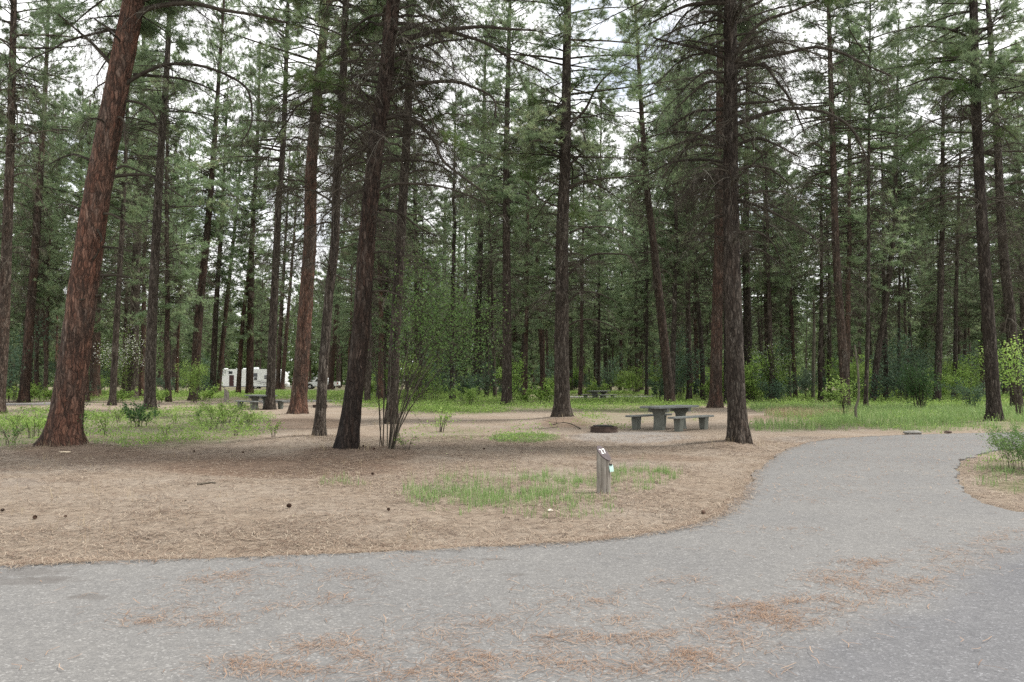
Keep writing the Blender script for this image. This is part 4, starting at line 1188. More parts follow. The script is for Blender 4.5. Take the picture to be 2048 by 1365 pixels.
# undergrowth bushes farther back
UND = [shrub_mesh(60 + k, h_, sp_, 12, nl_, .15, m_, .5, 0, .014, (0, 0), .5, .05) for k, (h_, sp_, nl_, m_) in enumerate(((1.2, 1.0, 700, M_leaf), (1.7, 1.2, 900, M_leaf_blue), (.9, 1.0, 600, M_leaf), (2.6, 1.4, 1300, M_leaf), (3.8, 1.5, 1500, M_leaf_blue)))]
random.seed(13)
cnt = 0
while cnt < 200:
    y = random.uniform(56, 130); x = random.uniform(-.64, .66) * y
    pxx = W0 / 2 + FPX * x / y
    if 425 < pxx < 700: continue
    if 1120 < pxx < 1330 and y < 82: continue
    lb = zone(pxx)
    if lb is None: continue
    cnt += 1
    lb2 = lb.replace('slender distant pine', 'leafy undergrowth bush').replace(' standing beyond', ' growing beyond')
    m_ = random.choice(UND)
    r = thing('bush', (x, y, hz(x, y)), lb2, 'bush', 'undergrowth bushes: ' + lb2.split(' in the ')[-1], random.uniform(0, 6.28))
    link('stems', m_[0], r); link('leaves', m_[1], r)
    k = random.uniform(.7, 1.35); r.scale = (k, k, k)

# grey snags and thin dead stems at the right
def snag(pts, wpx, label, cat='dead tree', name='snag'):
    b = gpt(*pts[0]); Y = b.y
    loc = Vector((b.x, Y, hz(b.x, Y)))
    c = catmull([tuple(at_depth(a, q, Y) - loc) for a, q in pts], 5)
    c[0][2] = -.1
    g = Geo()
    n = len(c)
    tubes(g, c[None], np.linspace(1, .5, n)[None] * wpx * .5 * Y / FPX, 7, .9, True)
    r = thing(name, loc, label, cat)
    link('trunk', g.mesh('trunk', M_twig, True), r)
    g2 = Geo()
    hang_twigs(g2, c[None], 10, .25, .008, .4, 2, .5)
    link('twigs', g2.mesh('twigs', M_twig), r)
snag([(1715, 848), (1711, 820), (1717, 796), (1717, 760), (1714, 722), (1709, 690)], 6, 'crooked thin grey snag in the grass right of the dark brown pine')
snag([(1626, 800), (1627, 720), (1628, 650), (1627, 600)], 8, 'thin dark snag standing right of the blossom-topped bush')
snag([(1582, 800), (1581, 760), (1580, 730)], 3, 'slight bare sapling stem behind the dry grass right of the big pine')

# ------------------------------------------------------------------ ground plants (uncountable)
RNG = np.random.default_rng(77)
def scatter(n, x0, x1, y0, y1, prob, ypow=1.0):
    X = RNG.uniform(x0, x1, n); Y = y0 + (y1 - y0) * RNG.random(n) ** ypow
    pxv, pyv = project(X, Y, np.zeros(n))
    p = prob(X, Y, pxv, pyv)
    k = (RNG.random(n) < p) & (np.abs(pxv - 1024) < 1250)
    X, Y = X[k], Y[k]
    rd = road_dist(X, Y)
    q = rd > .03
    return X[q], Y[q]
def clumpy(X, Y, s, thr=.0):
    return sstep(-.25 + thr, .45 + thr, fnoise(X + 31, Y - 17, s))
g = Geo()
X, Y = scatter(230000, -60, 60, 16, 110, lambda X, Y, a, b: green_amt(X, Y) * np.where(Y < 45, .6 * clumpy(X, Y, 1.1, .12), .25 + .75 * clumpy(X, Y, .8)), 1.3)
X2, Y2 = scatter(60000, -26, 4, 18, 48, lambda X, Y, a, b: blob(a, b, GREEN) * clumpy(X, Y, 1.3, .12) ** 1.3 * .7)
X = np.concatenate([X, X2]); Y = np.concatenate([Y, Y2])
Z = height(X, Y)
nlv = 6
idx = np.repeat(np.arange(len(X)), nlv)
hh = RNG.uniform(.08, .46, len(X)) * (.5 + .6 * clumpy(X, Y, 2.0))
rad_ = .10 + .002 * Y
C = np.c_[X[idx] + RNG.normal(size=len(idx)) * rad_[idx], Y[idx] + RNG.normal(size=len(idx)) * rad_[idx], Z[idx] + hh[idx] * RNG.uniform(.25, 1, len(idx))]
tn = np.clip(RNG.uniform(0, 1, len(X))[idx] * .6 + RNG.uniform(0, .4, len(idx)), 0, 1)
leaves(g, C, .035 + .0011 * Y[idx], tn, .7, .6)
tag(link('ground_cover', g.mesh('ground_cover', M_leaf)), 'low bright green leafy plants covering the forest floor', 'undergrowth', None, 'stuff')

def blades(g, X, Y, per, h, w, spread, lean=.35, tone=(0, 1)):
    idx = np.repeat(np.arange(len(X)), per)
    n = len(idx)
    bx = X[idx] + RNG.normal(size=n) * spread; by = Y[idx] + RNG.normal(size=n) * spread
    bz = height(bx, by) - .01
    hh = np.asarray(h)[idx] * RNG.uniform(.4, 1.15, n) if np.ndim(h) else h * RNG.uniform(.4, 1.15, n)
    a = RNG.uniform(0, 6.28, n); la = lean * RNG.uniform(.1, 1.2, n)
    ww = np.asarray(w)[idx] if np.ndim(w) else np.full(n, w)
    side = np.c_[-np.sin(a), np.cos(a), np.zeros(n)] * ww[:, None] * .5
    b = np.c_[bx, by, bz]
    d = np.c_[np.cos(a), np.sin(a), np.zeros(n)]
    m = b + d * (la * hh * .35)[:, None] + np.array([0, 0, 1.0]) * (hh * .6)[:, None]
    t = b + d * (la * hh)[:, None] + np.array([0, 0, 1.0]) * (hh * (1 - .3 * la))[:, None]
    V = np.stack([b - side, b + side, m + side * .75, m - side * .75, t], 1).reshape(-1, 3)
    k = np.arange(n)[:, None] * 5
    tnv = RNG.uniform(tone[0], tone[1], n)
    g.add(V, k + np.array([[0, 1, 2, 3]]), tnv)
    g.F.append((k + np.array([[3, 2, 4]])) + g.n - n * 5)
    g.T.append(tnv.astype(np.float32))
g = Geo()
X, Y = scatter(15000, -9, 8, 8, 15, lambda X, Y, a, b: np.clip(blob(a, b, GRASS) * (.15 + 1.1 * clumpy(X, Y, 3.0, .1)), 0, 1))
blades(g, X, Y, 9, RNG.uniform(.05, .22, len(X)), .0055, .035, .5, (0, .85))
X, Y = scatter(1500, -9, 8, 8, 15, lambda X, Y, a, b: blob(a, b, GRASS) * .8)
blades(g, X, Y, 4, RNG.uniform(.2, .38, len(X)), .0045, .03, .35, (.3, .9))
X, Y = scatter(30000, 2, 34, 22, 48, lambda X, Y, a, b: green_amt(X, Y) * (a > 1500) * (.4 + .6 * clumpy(X, Y, 1.5)))
blades(g, X, Y, 7, RNG.uniform(.12, .5, len(X)), .012, .07, .5, (.1, .9))
X, Y = scatter(30000, -20, 12, 18, 46, lambda X, Y, a, b: green_amt(X, Y) * (a < 1450) * .25 * clumpy(X, Y, 1.5, .2))
blades(g, X, Y, 5, RNG.uniform(.08, .3, len(X)), .011, .06, .5, (.1, .9))
X, Y = scatter(3000, -1, 3, 21, 26, lambda X, Y, a, b: blob(a, b, [(1046, 880, 75, 9, 1)]))
blades(g, X, Y, 10, RNG.uniform(.03, .09, len(X)), .01, .05, .6, (.2, .8))
X, Y = scatter(2500, 6, 12, 9.5, 21, lambda X, Y, a, b: blob(a, b, [(2040, 950, 110, 45, .8), (1985, 935, 60, 30, .5)]) * clumpy(X, Y, 3))
blades(g, X, Y, 8, RNG.uniform(.06, .22, len(X)), .007, .05, .5, (0, .8))
tag(link('grass', g.mesh('grass', M_grass)), 'green grass growing in tufts on the forest floor', 'grass', None, 'stuff')
g = Geo()
X, Y = scatter(2600, -12, 9, 8.2, 22, lambda X, Y, a, b: .22 * clumpy(X, Y, 1.2) + .5 * blob(a, b, [(690, 960, 90, 40, 1), (150, 940, 120, 20, .8), (1490, 890, 60, 14, 1), (1200, 970, 60, 40, .8)]))
blades(g, X, Y, 4, RNG.uniform(.06, .26, len(X)), .0035, .035, .8, (0, 1))
fa = RNG.uniform(0, 6.28, 220); fi = RNG.integers(0, len(HERO), 220)
feet = np.array([(TREEPATH[k][0].x, TREEPATH[k][0].y) for k in HERO])[fi]
fr_ = .42 + np.abs(RNG.normal(size=220)) * .25
blades(g, feet[:, 0] + np.cos(fa) * fr_, feet[:, 1] + np.sin(fa) * fr_, 4, RNG.uniform(.08, .3, 220), .005, .04, .6, (0, 1))
X, Y = scatter(7000, 10, 26, 28, 42, lambda X, Y, a, b: blob(a, b, [(1620, 828, 90, 12, .9), (1560, 822, 50, 8, .6), (1820, 800, 120, 10, .3)]))
blades(g, X, Y, 6, RNG.uniform(.15, .45, len(X)), .012, .08, .5, (0, 1))
tag(link('dry_grass', g.mesh('dry_grass', M_dry)), 'wisps of straw-coloured dry grass on the needle litter', 'dry grass', None, 'stuff')

# needle litter on the ground
def litter(g, X, Y, zf, ln, w, tone, arc=.15, flat=1.0):
    n = len(X)
    a = RNG.uniform(0, math.pi, n)
    l = ln * RNG.uniform(.5, 1.15, n)
    d = np.c_[np.cos(a), np.sin(a), np.zeros(n)]; s = np.c_[-np.sin(a), np.cos(a), np.zeros(n)]
    z = zf(X, Y) + RNG.uniform(.004, .022, n) * flat
    c = np.c_[X, Y, z]
    bend = s * (l * RNG.normal(size=n) * arc)[:, None]
    tz = np.c_[np.zeros((n, 2)), RNG.uniform(-.006, .022, n) * flat]
    p0 = c - d * l[:, None] * .5; p1 = c + bend + np.array([0, 0, .004]); p2 = c + d * l[:, None] * .5 + tz
    ws = s * (np.asarray(w) * .5)[:, None] if np.ndim(w) else s * w * .5
    V = np.stack([p0 - ws, p0 + ws, p1 + ws, p1 - ws, p2 + ws, p2 - ws], 1).reshape(-1, 3)
    k = np.arange(n)[:, None] * 6
    F = np.concatenate([k + np.array([[0, 3, 2, 1]]), k + np.array([[3, 5, 4, 2]])])
    g.add(V, F, np.concatenate([tone, tone]))
g = Geo()
X, Y = scatter(150000, -12, 10, 7.0, 24, lambda X, Y, a, b: np.clip(.35 + .6 * clumpy(X, Y, 1.6), 0, 1), 1.5)
litter(g, X, Y, height, .17, .0032 + .00026 * Y, RNG.random(len(X)))
# a looser fringe along the pavement edge
NF = 9000
k_ = RNG.integers(0, len(edge_w) - 1, NF)
f_ = RNG.random(NF)[:, None]
pt = edge_w[k_] * (1 - f_) + edge_w[k_ + 1] * f_
off = np.abs(RNG.normal(size=NF)) * .45 * RNG.random(NF) - np.abs(RNG.normal(size=NF)) * .09
X, Y = pt[:, 0] + RNG.normal(size=NF) * .1, pt[:, 1] + off
litter(g, X, Y, lambda x, y: np.maximum(height(x, y), .024 * (road_dist(x, y) < .05)), .16, .004, RNG.uniform(.2, 1, NF))
tag(link('needle_litter', g.mesh('needle_litter', M_litter)), 'tan carpet of fallen pine needles on the forest floor', 'pine needles', None, 'stuff')

# drifts of orange needles on the asphalt: polylines of (px,py), half-width px, count
DRIFT = [([(250, 1255), (330, 1235), (400, 1200), (470, 1165), (560, 1160)], 12, 500), ([(380, 1170), (440, 1160), (500, 1155)], 6, 260), ([(260, 1250), (400, 1250), (450, 1240)], 8, 300), ([(540, 1135), (640, 1140)], 5, 90),
         ([(660, 1160), (700, 1150), (720, 1170)], 9, 200), ([(520, 1225), (620, 1210), (700, 1200)], 8, 230), ([(800, 1120), (870, 1130), (960, 1132)], 7, 170), ([(590, 1305), (640, 1295), (690, 1285)], 8, 320), ([(700, 1335), (720, 1320), (760, 1300)], 11, 420),
         ([(850, 1290), (900, 1270), (960, 1245), (1000, 1262)], 15, 600), ([(880, 1320), (940, 1330), (980, 1315)], 12, 420), ([(480, 1355), (560, 1350), (640, 1345)], 12, 420), ([(760, 1360), (860, 1358), (1000, 1352)], 12, 500), ([(440, 1340), (520, 1320)], 9, 200),
         ([(1060, 1330), (1110, 1325), (1160, 1345)], 14, 520), ([(1220, 1245), (1260, 1250)], 9, 330), ([(1195, 1285), (1260, 1285), (1350, 1270)], 9, 430), ([(1090, 1290), (1150, 1280)], 9, 260), ([(1200, 1345), (1290, 1345), (1340, 1330), (1400, 1330), (1450, 1345)], 15, 1500), ([(1360, 1320), (1420, 1315)], 7, 420),
         ([(1420, 1260), (1460, 1275), (1500, 1290), (1520, 1305)], 14, 900), ([(1440, 1250), (1500, 1240), (1560, 1245)], 8, 500), ([(1500, 1240), (1545, 1225), (1570, 1240)], 9, 330), ([(1420, 1220), (1500, 1220), (1530, 1225)], 7, 380), ([(1560, 1260), (1620, 1250)], 8, 420), ([(1670, 1225), (1700, 1215), (1730, 1212)], 12, 700), ([(1560, 1210), (1660, 1202)], 6, 300),
         ([(1750, 1170), (1790, 1180), (1825, 1190)], 11, 620), ([(1700, 1175), (1780, 1195)], 6, 230), ([(1620, 1160), (1660, 1155)], 9, 270), ([(1700, 1150), (1760, 1130)], 6, 220), ([(1690, 1130), (1770, 1130)], 6, 200), ([(1860, 1100), (1930, 1115), (1900, 1130), (1880, 1145)], 10, 480), ([(1820, 1170), (1860, 1165)], 6, 250), ([(1960, 1085), (2000, 1080), (2048, 1068)], 8, 330), ([(1995, 1105), (2010, 1106)], 5, 120),
         ([(1640, 1170), (1700, 1165)], 5, 160), ([(1480, 1065), (1560, 1060), (1640, 1070)], 5, 120), ([(1300, 1170), (1400, 1165)], 6, 140), ([(1180, 1215), (1250, 1200)], 6, 130), ([(1080, 1230), (1180, 1190)], 14, 200), ([(1600, 980), (1680, 975), (1760, 985)], 8, 150), ([(1700, 930), (1800, 935), (1880, 950)], 10, 180), ([(1560, 1000), (1640, 1005)], 6, 110)]
g = Geo()
for pl, hw, n in DRIFT:
    c = catmull(pl, 8)
    n = int(min(n * .5, 30 + 1.4 * sum(math.dist(pl[q], pl[q + 1]) for q in range(len(pl) - 1))))
    u = RNG.random(n) * (len(c) - 1)
    i = u.astype(int); f = (u - i)[:, None]
    q = c[i] * (1 - f) + c[np.minimum(i + 1, len(c) - 1)] * f
    sp = RNG.normal(size=(n, 2)) * np.array([hw * 3.2, hw * .85]) * np.where(RNG.random((n, 1)) < .3, 2.2, 1)
    q = q + sp
    w = np.array([gpt(min(max(a, -600), 2600), max(b, 870))[:2] for a, b in q])
    ok = in_poly(w[:, 0], w[:, 1], ROAD)
    w = w[ok]
    litter(g, w[:, 0], w[:, 1], lambda x, y: np.full(len(x), .024), .125, .0013 + .0002 * w[:, 1], RNG.random(len(w)), .2, .35)
X = RNG.uniform(-9, 14, 9000); Y = RNG.uniform(3.5, 25, 9000)
ok = in_poly(X, Y, ROAD) & (RNG.random(9000) < .2 + .5 * sstep(.1, .7, fnoise(X * 1.3, Y * 1.3, 1.5)) + .5 * (Y > 11))
X, Y = X[ok], Y[ok]
litter(g, X, Y, lambda x, y: np.full(len(x), .024), .12, .003 + .0003 * Y, RNG.random(len(X)), .2)
tag(link('fallen_needles', g.mesh('fallen_needles', M_litter_road)), 'drifts of orange fallen pine needles on the grey asphalt', 'pine needles', None, 'stuff')
# bark flakes and dark crumbs
g = Geo()
X, Y = scatter(5000, -12, 10, 7, 24, lambda X, Y, a, b: .25 + .6 * blob(a, b, [(560, 930, 330, 28, 1), (170, 905, 160, 16, 1)]))
feet = [(TREEPATH[k][0].x, TREEPATH[k][0].y) for k in HERO]
fx = np.concatenate([np.array([f[0]] * 260) for f in feet]); fy = np.concatenate([np.array([f[1]] * 260) for f in feet])
fa = RNG.uniform(0, 6.28, len(fx)); fr_ = .35 + np.abs(RNG.normal(size=len(fx))) * .45
X = np.concatenate([X, fx + np.cos(fa) * fr_]); Y = np.concatenate([Y, fy + np.sin(fa) * fr_])
leaves(g, np.c_[X, Y, height(X, Y) + .012], .035, None, 2.0, .5)
tag(link('bark_crumbs', g.mesh('bark_crumbs', mat_simple('bark_crumb', (.07, .045, .035), .9, .4, 3))), 'dark bark flakes and crumbs strewn through the needle litter', 'bark flakes', None, 'stuff')

# ------------------------------------------------------------------ picnic tables and benches
def mat_concrete(name, col):
    m, t, out = newmat(name)
    co = N(t, 'ShaderNodeTexCoord').outputs['Object']
    n1 = noise_tex(t, co, 4, 6, .65)
    n2 = noise_tex(t, co, 60, 4, .7)
    c = ramp(t, [(.3, tuple(v * .72 for v in col)), (.7, tuple(v * 1.15 for v in col))], n1)
    cc = mixc(t, .5, c.outputs['Color'], ramp(t, [(.3, (.75, .75, .75)), (.7, (1.15, 1.15, 1.15))], n2).outputs['Color'], 'MULTIPLY')
    principled(t, out, cc, .85, n2, .004, .6, .2)
    return m
M_conc = mat_concrete('weathered_concrete', (.14, .148, .128))
M_conctop = mat_concrete('concrete_top', (.185, .195, .185))
TL, TW = 2.25, .78
def table_parts():
    gt = Geo()
    for y0, y1 in ((-TW / 2, -.008), (.008, TW / 2)):
        box(gt, (-TL / 2, y0, .69), (TL / 2, y1, .76), bev=.008)
    legs = []
    for sx in (-.62, .62):
        g = Geo()
        prism(g, [(-.2, -.05), (.2, -.05), (.165, .1), (.15, .3), (.155, .47), (.2, .55), (.36, .565), (.36, .688), (-.36, .688), (-.36, .565), (-.2, .55), (-.155, .47), (-.15, .3), (-.165, .1)], sx - .075, sx + .075, 'x')
        legs.append(g.mesh('pedestal', M_conc))
    return gt.mesh('tabletop', M_conctop), legs
def bench_parts():
    g = Geo()
    box(g, (-TL / 2, -.15, .39), (TL / 2, .15, .45), bev=.008)
    legs = []
    for sx in (-.72, .72):
        q = Geo()
        prism(q, [(-.085, -.05), (.085, -.05), (.125, .388), (-.125, .388)], sx - .11, sx + .11, 'x')
        legs.append(q.mesh('leg', M_conc))
    return g.mesh('seat', M_conctop), legs
TP, BP = table_parts(), bench_parts()
def picnic(px, py, ang, lt, l1, l2, off=.82):
    p = gpt(px, py)
    z = hz(p.x, p.y)
    t = thing('picnic_table', (p.x, p.y, z), lt, 'picnic table', 'concrete picnic tables', ang)
    link('tabletop', TP[0], t)
    for m in TP[1]: link('pedestal', m, t)
    for s, lb in ((1, l1), (-1, l2)):
        b = thing('bench', (p.x - math.sin(ang) * off * s, p.y + math.cos(ang) * off * s, z), lb, 'bench', 'concrete benches of the picnic tables', ang)
        link('seat', BP[0], b)
        for m in BP[1]: link('leg', m, b)
picnic(1340, 861, R(45), 'nearest grey concrete picnic table, beside the fire ring', 'concrete bench on the left far side of the nearest picnic table', 'concrete bench on the right near side of the nearest picnic table')
picnic(1198, 801, R(48), 'far grey picnic table in front of the distant drive, right of the centre pine', 'concrete bench left of the far picnic table by the distant drive', 'concrete bench in front of the far picnic table by the distant drive')
picnic(521, 820, R(-45), 'grey picnic table at the left, partly behind a dark grey pine', 'concrete bench right of the left-hand picnic table, by the dark grey pine', 'concrete bench left of the left-hand picnic table')

# ------------------------------------------------------------------ fire rings
M_rust = mat_simple('rusty_steel', (.075, .052, .042), .75, .6, 7, .4, .3, .01)
M_black = mat_simple('sooty_steel', (.025, .024, .024), .6, .4, 12, .4, .3)
M_ash = mat_simple('ash', (.13, .125, .12), .95, .4, 9)
def fire_ring(px, py, rad, h, label, grate=True):
    p = gpt(px, py)
    r = thing('fire_ring', (p.x, p.y, hz(p.x, p.y)), label, 'fire ring', 'steel fire rings')
    n = 40
    th = np.linspace(0, 2 * math.pi, n, endpoint=False)
    prof = [(rad, -.04), (rad, h), (rad + .025, h + .003), (rad + .025, h + .016), (rad - .015, h + .016), (rad - .015, .02)]
    V = np.array([[q * math.cos(a), q * math.sin(a), z] for q, z in prof for a in th])
    F = [[k * n + i, k * n + (i + 1) % n, (k + 1) * n + (i + 1) % n, (k + 1) * n + i] for k in range(len(prof) - 1) for i in range(n)]
    g = Geo(); g.add(V, F)
    link('ring', g.mesh('ring', M_rust), r)
    g = Geo()
    an = np.array([[(rad - .02) * math.cos(a), (rad - .02) * math.sin(a), .05] for a in th])
    g.add(np.concatenate([an, [[0.05, 0, .09]]]), [[i, (i + 1) % n, n] for i in range(n)])
    link('ash_bed', g.mesh('ash_bed', M_ash), r)
    if grate:
        g = Geo()
        zt = h + .045
        for k in range(11):
            y = -.26 + k * .052
            tubes(g, np.array([[[-.3, y, zt], [.25, y, zt]]]), np.array([[.009, .009]]), 6, .5)
        for x in (-.3, .25):
            tubes(g, np.array([[[x, -.28, zt], [x, .28, zt]]]), np.array([[.012, .012]]), 6, .5)
        prism(g, [(-.24, -.2), (.1, -.24), (.16, .2), (-.2, .22)], zt + .011, zt + .02, 'z')
        link('grate', g.mesh('grate', M_black), r)
        g = Geo()
        for a in (0.3, 3.3):
            tubes(g, np.array([[[rad * .96 * math.cos(a), rad * .96 * math.sin(a), h - .05], [.3 * math.cos(a), .3 * math.sin(a), zt - .012]]]), np.array([[.011, .011]]), 6, .5)
        link('grate_arms', g.mesh('grate_arms', M_black), r)
    return r
fr = fire_ring(1208, 867, .42, .15, 'rusty round steel fire ring with black grate beside the nearest picnic table')
fire_ring(640, 817, .42, .16, 'dark low fire ring half hidden right of the stout red-barked pine', False)

# ------------------------------------------------------------------ numbered marker post
def mat_wood(name, a, b):
    m, t, out = newmat(name)
    co = N(t, 'ShaderNodeTexCoord').outputs['Object']
    n1 = noise_tex(t, mapping(t, co, (40, 40, 3)), 1, 6, .65, .3)
    n2 = noise_tex(t, co, 5, 3)
    c = ramp(t, [(.32, tuple(v * .4 for v in a)), (.45, a), (.7, b)], n1)
    cc = mixc(t, .5, c.outputs['Color'], ramp(t, [(.3, (.7, .66, .6)), (.7, (1.15, 1.15, 1.15))], n2).outputs['Color'], 'MULTIPLY')
    principled(t, out, cc, .9, n1, .008, 1, .15)
    return m
M_post = mat_wood('weathered_post_wood', (.21, .19, .165), (.33, .31, .275))
M_brown = mat_simple('brown_paint', (.075, .058, .06), .7, .25, 14)
M_white = mat_simple('white_paint', (.78, .78, .76), .6, .08, 20)
def post(px, py, r, h_hi, h_lo, az, label, face=True):
    p = gpt(px, py)
    z0 = hz(p.x, p.y)
    root = thing('marker_post', (p.x, p.y, z0), label, 'marker post', 'wooden campsite marker posts')
    n = 36
    th = np.linspace(0, 2 * math.pi, n, endpoint=False)
    dv = np.array([math.cos(az), math.sin(az)])       # downhill direction of the cut
    rr_ = r * (1 + .025 * np.cos(th * 3 + 1) + .015 * np.cos(th * 7) - .05 * np.exp(-((th - 4.4) / .06) ** 2) - .06 * np.exp(-((th - 5.1) / .05) ** 2))
    x, y = rr_ * np.cos(th), rr_ * np.sin(th)
    s = (x * dv[0] + y * dv[1]) / r
    zt = (h_hi + h_lo) / 2 - s * (h_hi - h_lo) / 2
    V = np.concatenate([np.c_[x * 1.06, y * 1.06, np.full(n, -.1)], np.c_[x * 1.03, y * 1.03, np.full(n, .05)], np.c_[x, y, zt - .03], np.c_[x * .985, y * .985, zt]])
    F = [[k * n + i, k * n + (i + 1) % n, (k + 1) * n + (i + 1) % n, (k + 1) * n + i] for k in range(3) for i in range(n)]
    g = Geo(); g.add(V, F); g.add(V[3 * n:], [list(range(n))])
    link('shaft', g.mesh('shaft', M_post), root)
    if not face: return root, p, z0
    g = Geo()
    nrm = Vector((dv[0] * (h_hi - h_lo) / 2 / r, dv[1] * (h_hi - h_lo) / 2 / r, 1)).normalized()
    nn = np.array(nrm)
    C0 = np.c_[x, y, zt] * [1.01, 1.01, 1]
    C0 = np.c_[C0[:, :2], (h_hi + h_lo) / 2 - ((C0[:, 0] * dv[0] + C0[:, 1] * dv[1]) / r) * (h_hi - h_lo) / 2]
    A = C0 + nn * .002; B = C0 + nn * .014
    Vc = np.concatenate([A, B])
    g.add(Vc, [[i, (i + 1) % n, n + (i + 1) % n, n + i] for i in range(n)]); g.add(B, [list(range(n))])
    cap = link('sloped_face', g.mesh('sloped_face', M_brown), root)
    up = Vector((-dv[0], -dv[1], (h_hi - h_lo) / 2 / r)).normalized()
    rt = up.cross(nrm).normalized()
    cu = bpy.data.curves.new('number', 'FONT')
    cu.body = '27'; cu.size = .125; cu.space_character = 1.12; cu.align_x = 'CENTER'; cu.align_y = 'CENTER'; cu.extrude = .0015; cu.offset = .0004
    to = bpy.data.objects.new('number', cu)
    COL.objects.link(to)
    dg = bpy.context.evaluated_depsgraph_get(); dg.update()
    me = bpy.data.meshes.new_from_object(to.evaluated_get(dg))
    bpy.data.objects.remove(to)
    me.materials.clear(); me.materials.append(M_white)
    o = link('number', me, cap)
    ctr = Vector((0, 0, (h_hi + h_lo) / 2)) + nrm * .0165 + up * .025
    o.matrix_local = Matrix((( rt.x, up.x, nrm.x, ctr.x), (rt.y, up.y, nrm.y, ctr.y), (rt.z, up.z, nrm.z, ctr.z), (0, 0, 0, 1)))
    return root, p, z0
root, pp, pz = post(1207, 991, .098, .66, .46, R(-42), 'grey wooden post with brown sloping top numbered 27 in white')
# paper permit hanging on a clip
tg = thing('permit_slip', (pp.x + .095, pp.y - .045, pz + .405), 'pale mint paper slip clipped to the numbered post', 'paper slip')
tg.rotation_euler = (R(-4), R(-7), R(24))
g = Geo()
nxg, nzg = 5, 7
V = []; F = []
for j in range(nzg):
    for i in range(nxg):
        u = i / (nxg - 1) - .5; v = -j / (nzg - 1)
        V.append((u * .066, -.012 - .010 * (1 - v * v) * 0 - .012 * math.sin(-v * 2) * .6 + .004 * u * u, v * .1))
for j in range(nzg - 1):
    for i in range(nxg - 1):
        a = j * nxg + i
        F.append([a, a + 1, a + nxg + 1, a + nxg])
g.add(V, F)
V2 = np.array(V) + [0, .0012, 0]
g.add(V2, [f[::-1] for f in F])
link('paper', g.mesh('paper', mat_simple('mint_paper', (.52, .74, .66), .7, .04, 30)), tg)
g = Geo()
box(g, (-.022, -.022, -.012), (.022, .002, .012), bev=.003)
tubes(g, np.array([[[-.012, -.014, .012], [-.01, -.018, .028], [.01, -.018, .028], [.012, -.014, .012]]]), np.full((1, 4), .0025), 6, .5)
tubes(g, np.array([[[0, 0, .005], [-.02, .03, .03], [-.045, .045, .055]]]), np.full((1, 3), .003), 5, .5)
link('clip', g.mesh('clip', M_black), tg)
post(453, 806, .17, 1.05, .75, R(20), 'distant brown wooden marker post left of the left-hand picnic table', False)

# ------------------------------------------------------------------ trailer and pickup
M_tr = mat_simple('trailer_white', (.78, .8, .8), .35, .03, 2, .5)
M_trg = mat_simple('trailer_grey', (.22, .22, .24), .4, .1, 3, .5)
M_glass = mat_simple('dark_glass', (.012, .014, .016), .08, .1, 2, .6)
M_tyre = mat_simple('tyre_rubber', (.02, .02, .02), .85, .2, 9)
M_maroon = mat_simple('maroon_door', (.06, .025, .025), .5, .2, 3)
M_chrome = mat_simple('bright_metal', (.55, .55, .55), .3, .1, 5, .5, .8)
p = gpt(442, 778.7); q = gpt(569, 778.7)
YT = p.y
LT = q.x - p.x
tr = thing('travel_trailer', (p.x, YT, hz(p.x, YT)), 'white travel trailer with dark windows and swoosh stripes parked behind the trunks', 'trailer')
s_ = YT / FPX
z_ = lambda py: (778.7 - py) * s_
x_ = lambda px: (px - 442) * s_
zt, zb = z_(739), z_(773)
g = Geo()
prism(g, [(0, zb + .25), (.25, zb), (LT - .9, zb), (LT - .1, zb + .35), (LT, zb + .9), (LT - .12, zt - .75), (LT - .75, zt - .1), (LT - 1.2, zt), (.1, zt), (0, zt - .12)], 0, 2.4, 'y')
link('body', g.mesh('body', M_tr), tr)
def panel(name, me_mat, x0, x1, z0, z1, parent, y=-.015, th=.03):
    g = Geo(); box(g, (x0, y, z0), (x1, y + th, z1), bev=.006)
    return link(name, g.mesh(name, me_mat), parent)
for a, b, c, d in ((507, 514, 754, 747.5), (508, 513.5, 760.5, 755.5), (528.5, 536, 754, 751.5), (528.5, 536, 758.5, 755.5), (457, 464, 748.5, 743.5)):
    f = panel('window', M_trg, x_(a) - .04, x_(b) + .04, z_(c) - .04, z_(d) + .04, tr)
    panel('pane', M_glass, x_(a), x_(b), z_(c), z_(d), f, -.03, .03)
dr = panel('door', M_maroon, x_(458), x_(467.5), z_(773), z_(751), tr)
panel('handle', M_chrome, x_(466), x_(466.7), z_(763), z_(761), dr, -.05, .04)
g = Geo()
for pl, w in (([(508, 762), (520, 764.5), (534, 767)], .09), ([(506, 765.5), (518, 767.5), (530, 770)], .06), ([(515, 762), (530, 763), (545, 766)], .05), ([(538, 752), (545, 750), (552, 747)], .05)):
    c = catmull(pl, 6)
    P = np.c_[x_(c[:, 0]), np.full(len(c), -.01), z_(c[:, 1])]
    up = np.array([0, 0, w])
    n = len(P)
    V = np.concatenate([P - up * np.linspace(.4, 1, n)[:, None], P + up * np.linspace(.4, 1, n)[:, None]])
    g.add(V, [[i, i + 1, n + i + 1, n + i] for i in range(n - 1)])
link('stripes', g.mesh('stripes', M_trg), tr)
for px_, nm, w in ((508, 'air_conditioner', 4), (485, 'roof_vent', 3), (447, 'roof_vent', 3)):
    g = Geo(); box(g, (x_(px_ - w), .8, zt - .02), (x_(px_ + w), 1.6, zt + (.32 if w == 4 else .16)), bev=.05)
    link(nm, g.mesh(nm, M_tr), tr)
g = Geo(); box(g, (.3, -.06, zb - .12), (LT - .9, 2.46, zb), bev=.02); link('skirt', g.mesh('skirt', M_trg), tr)
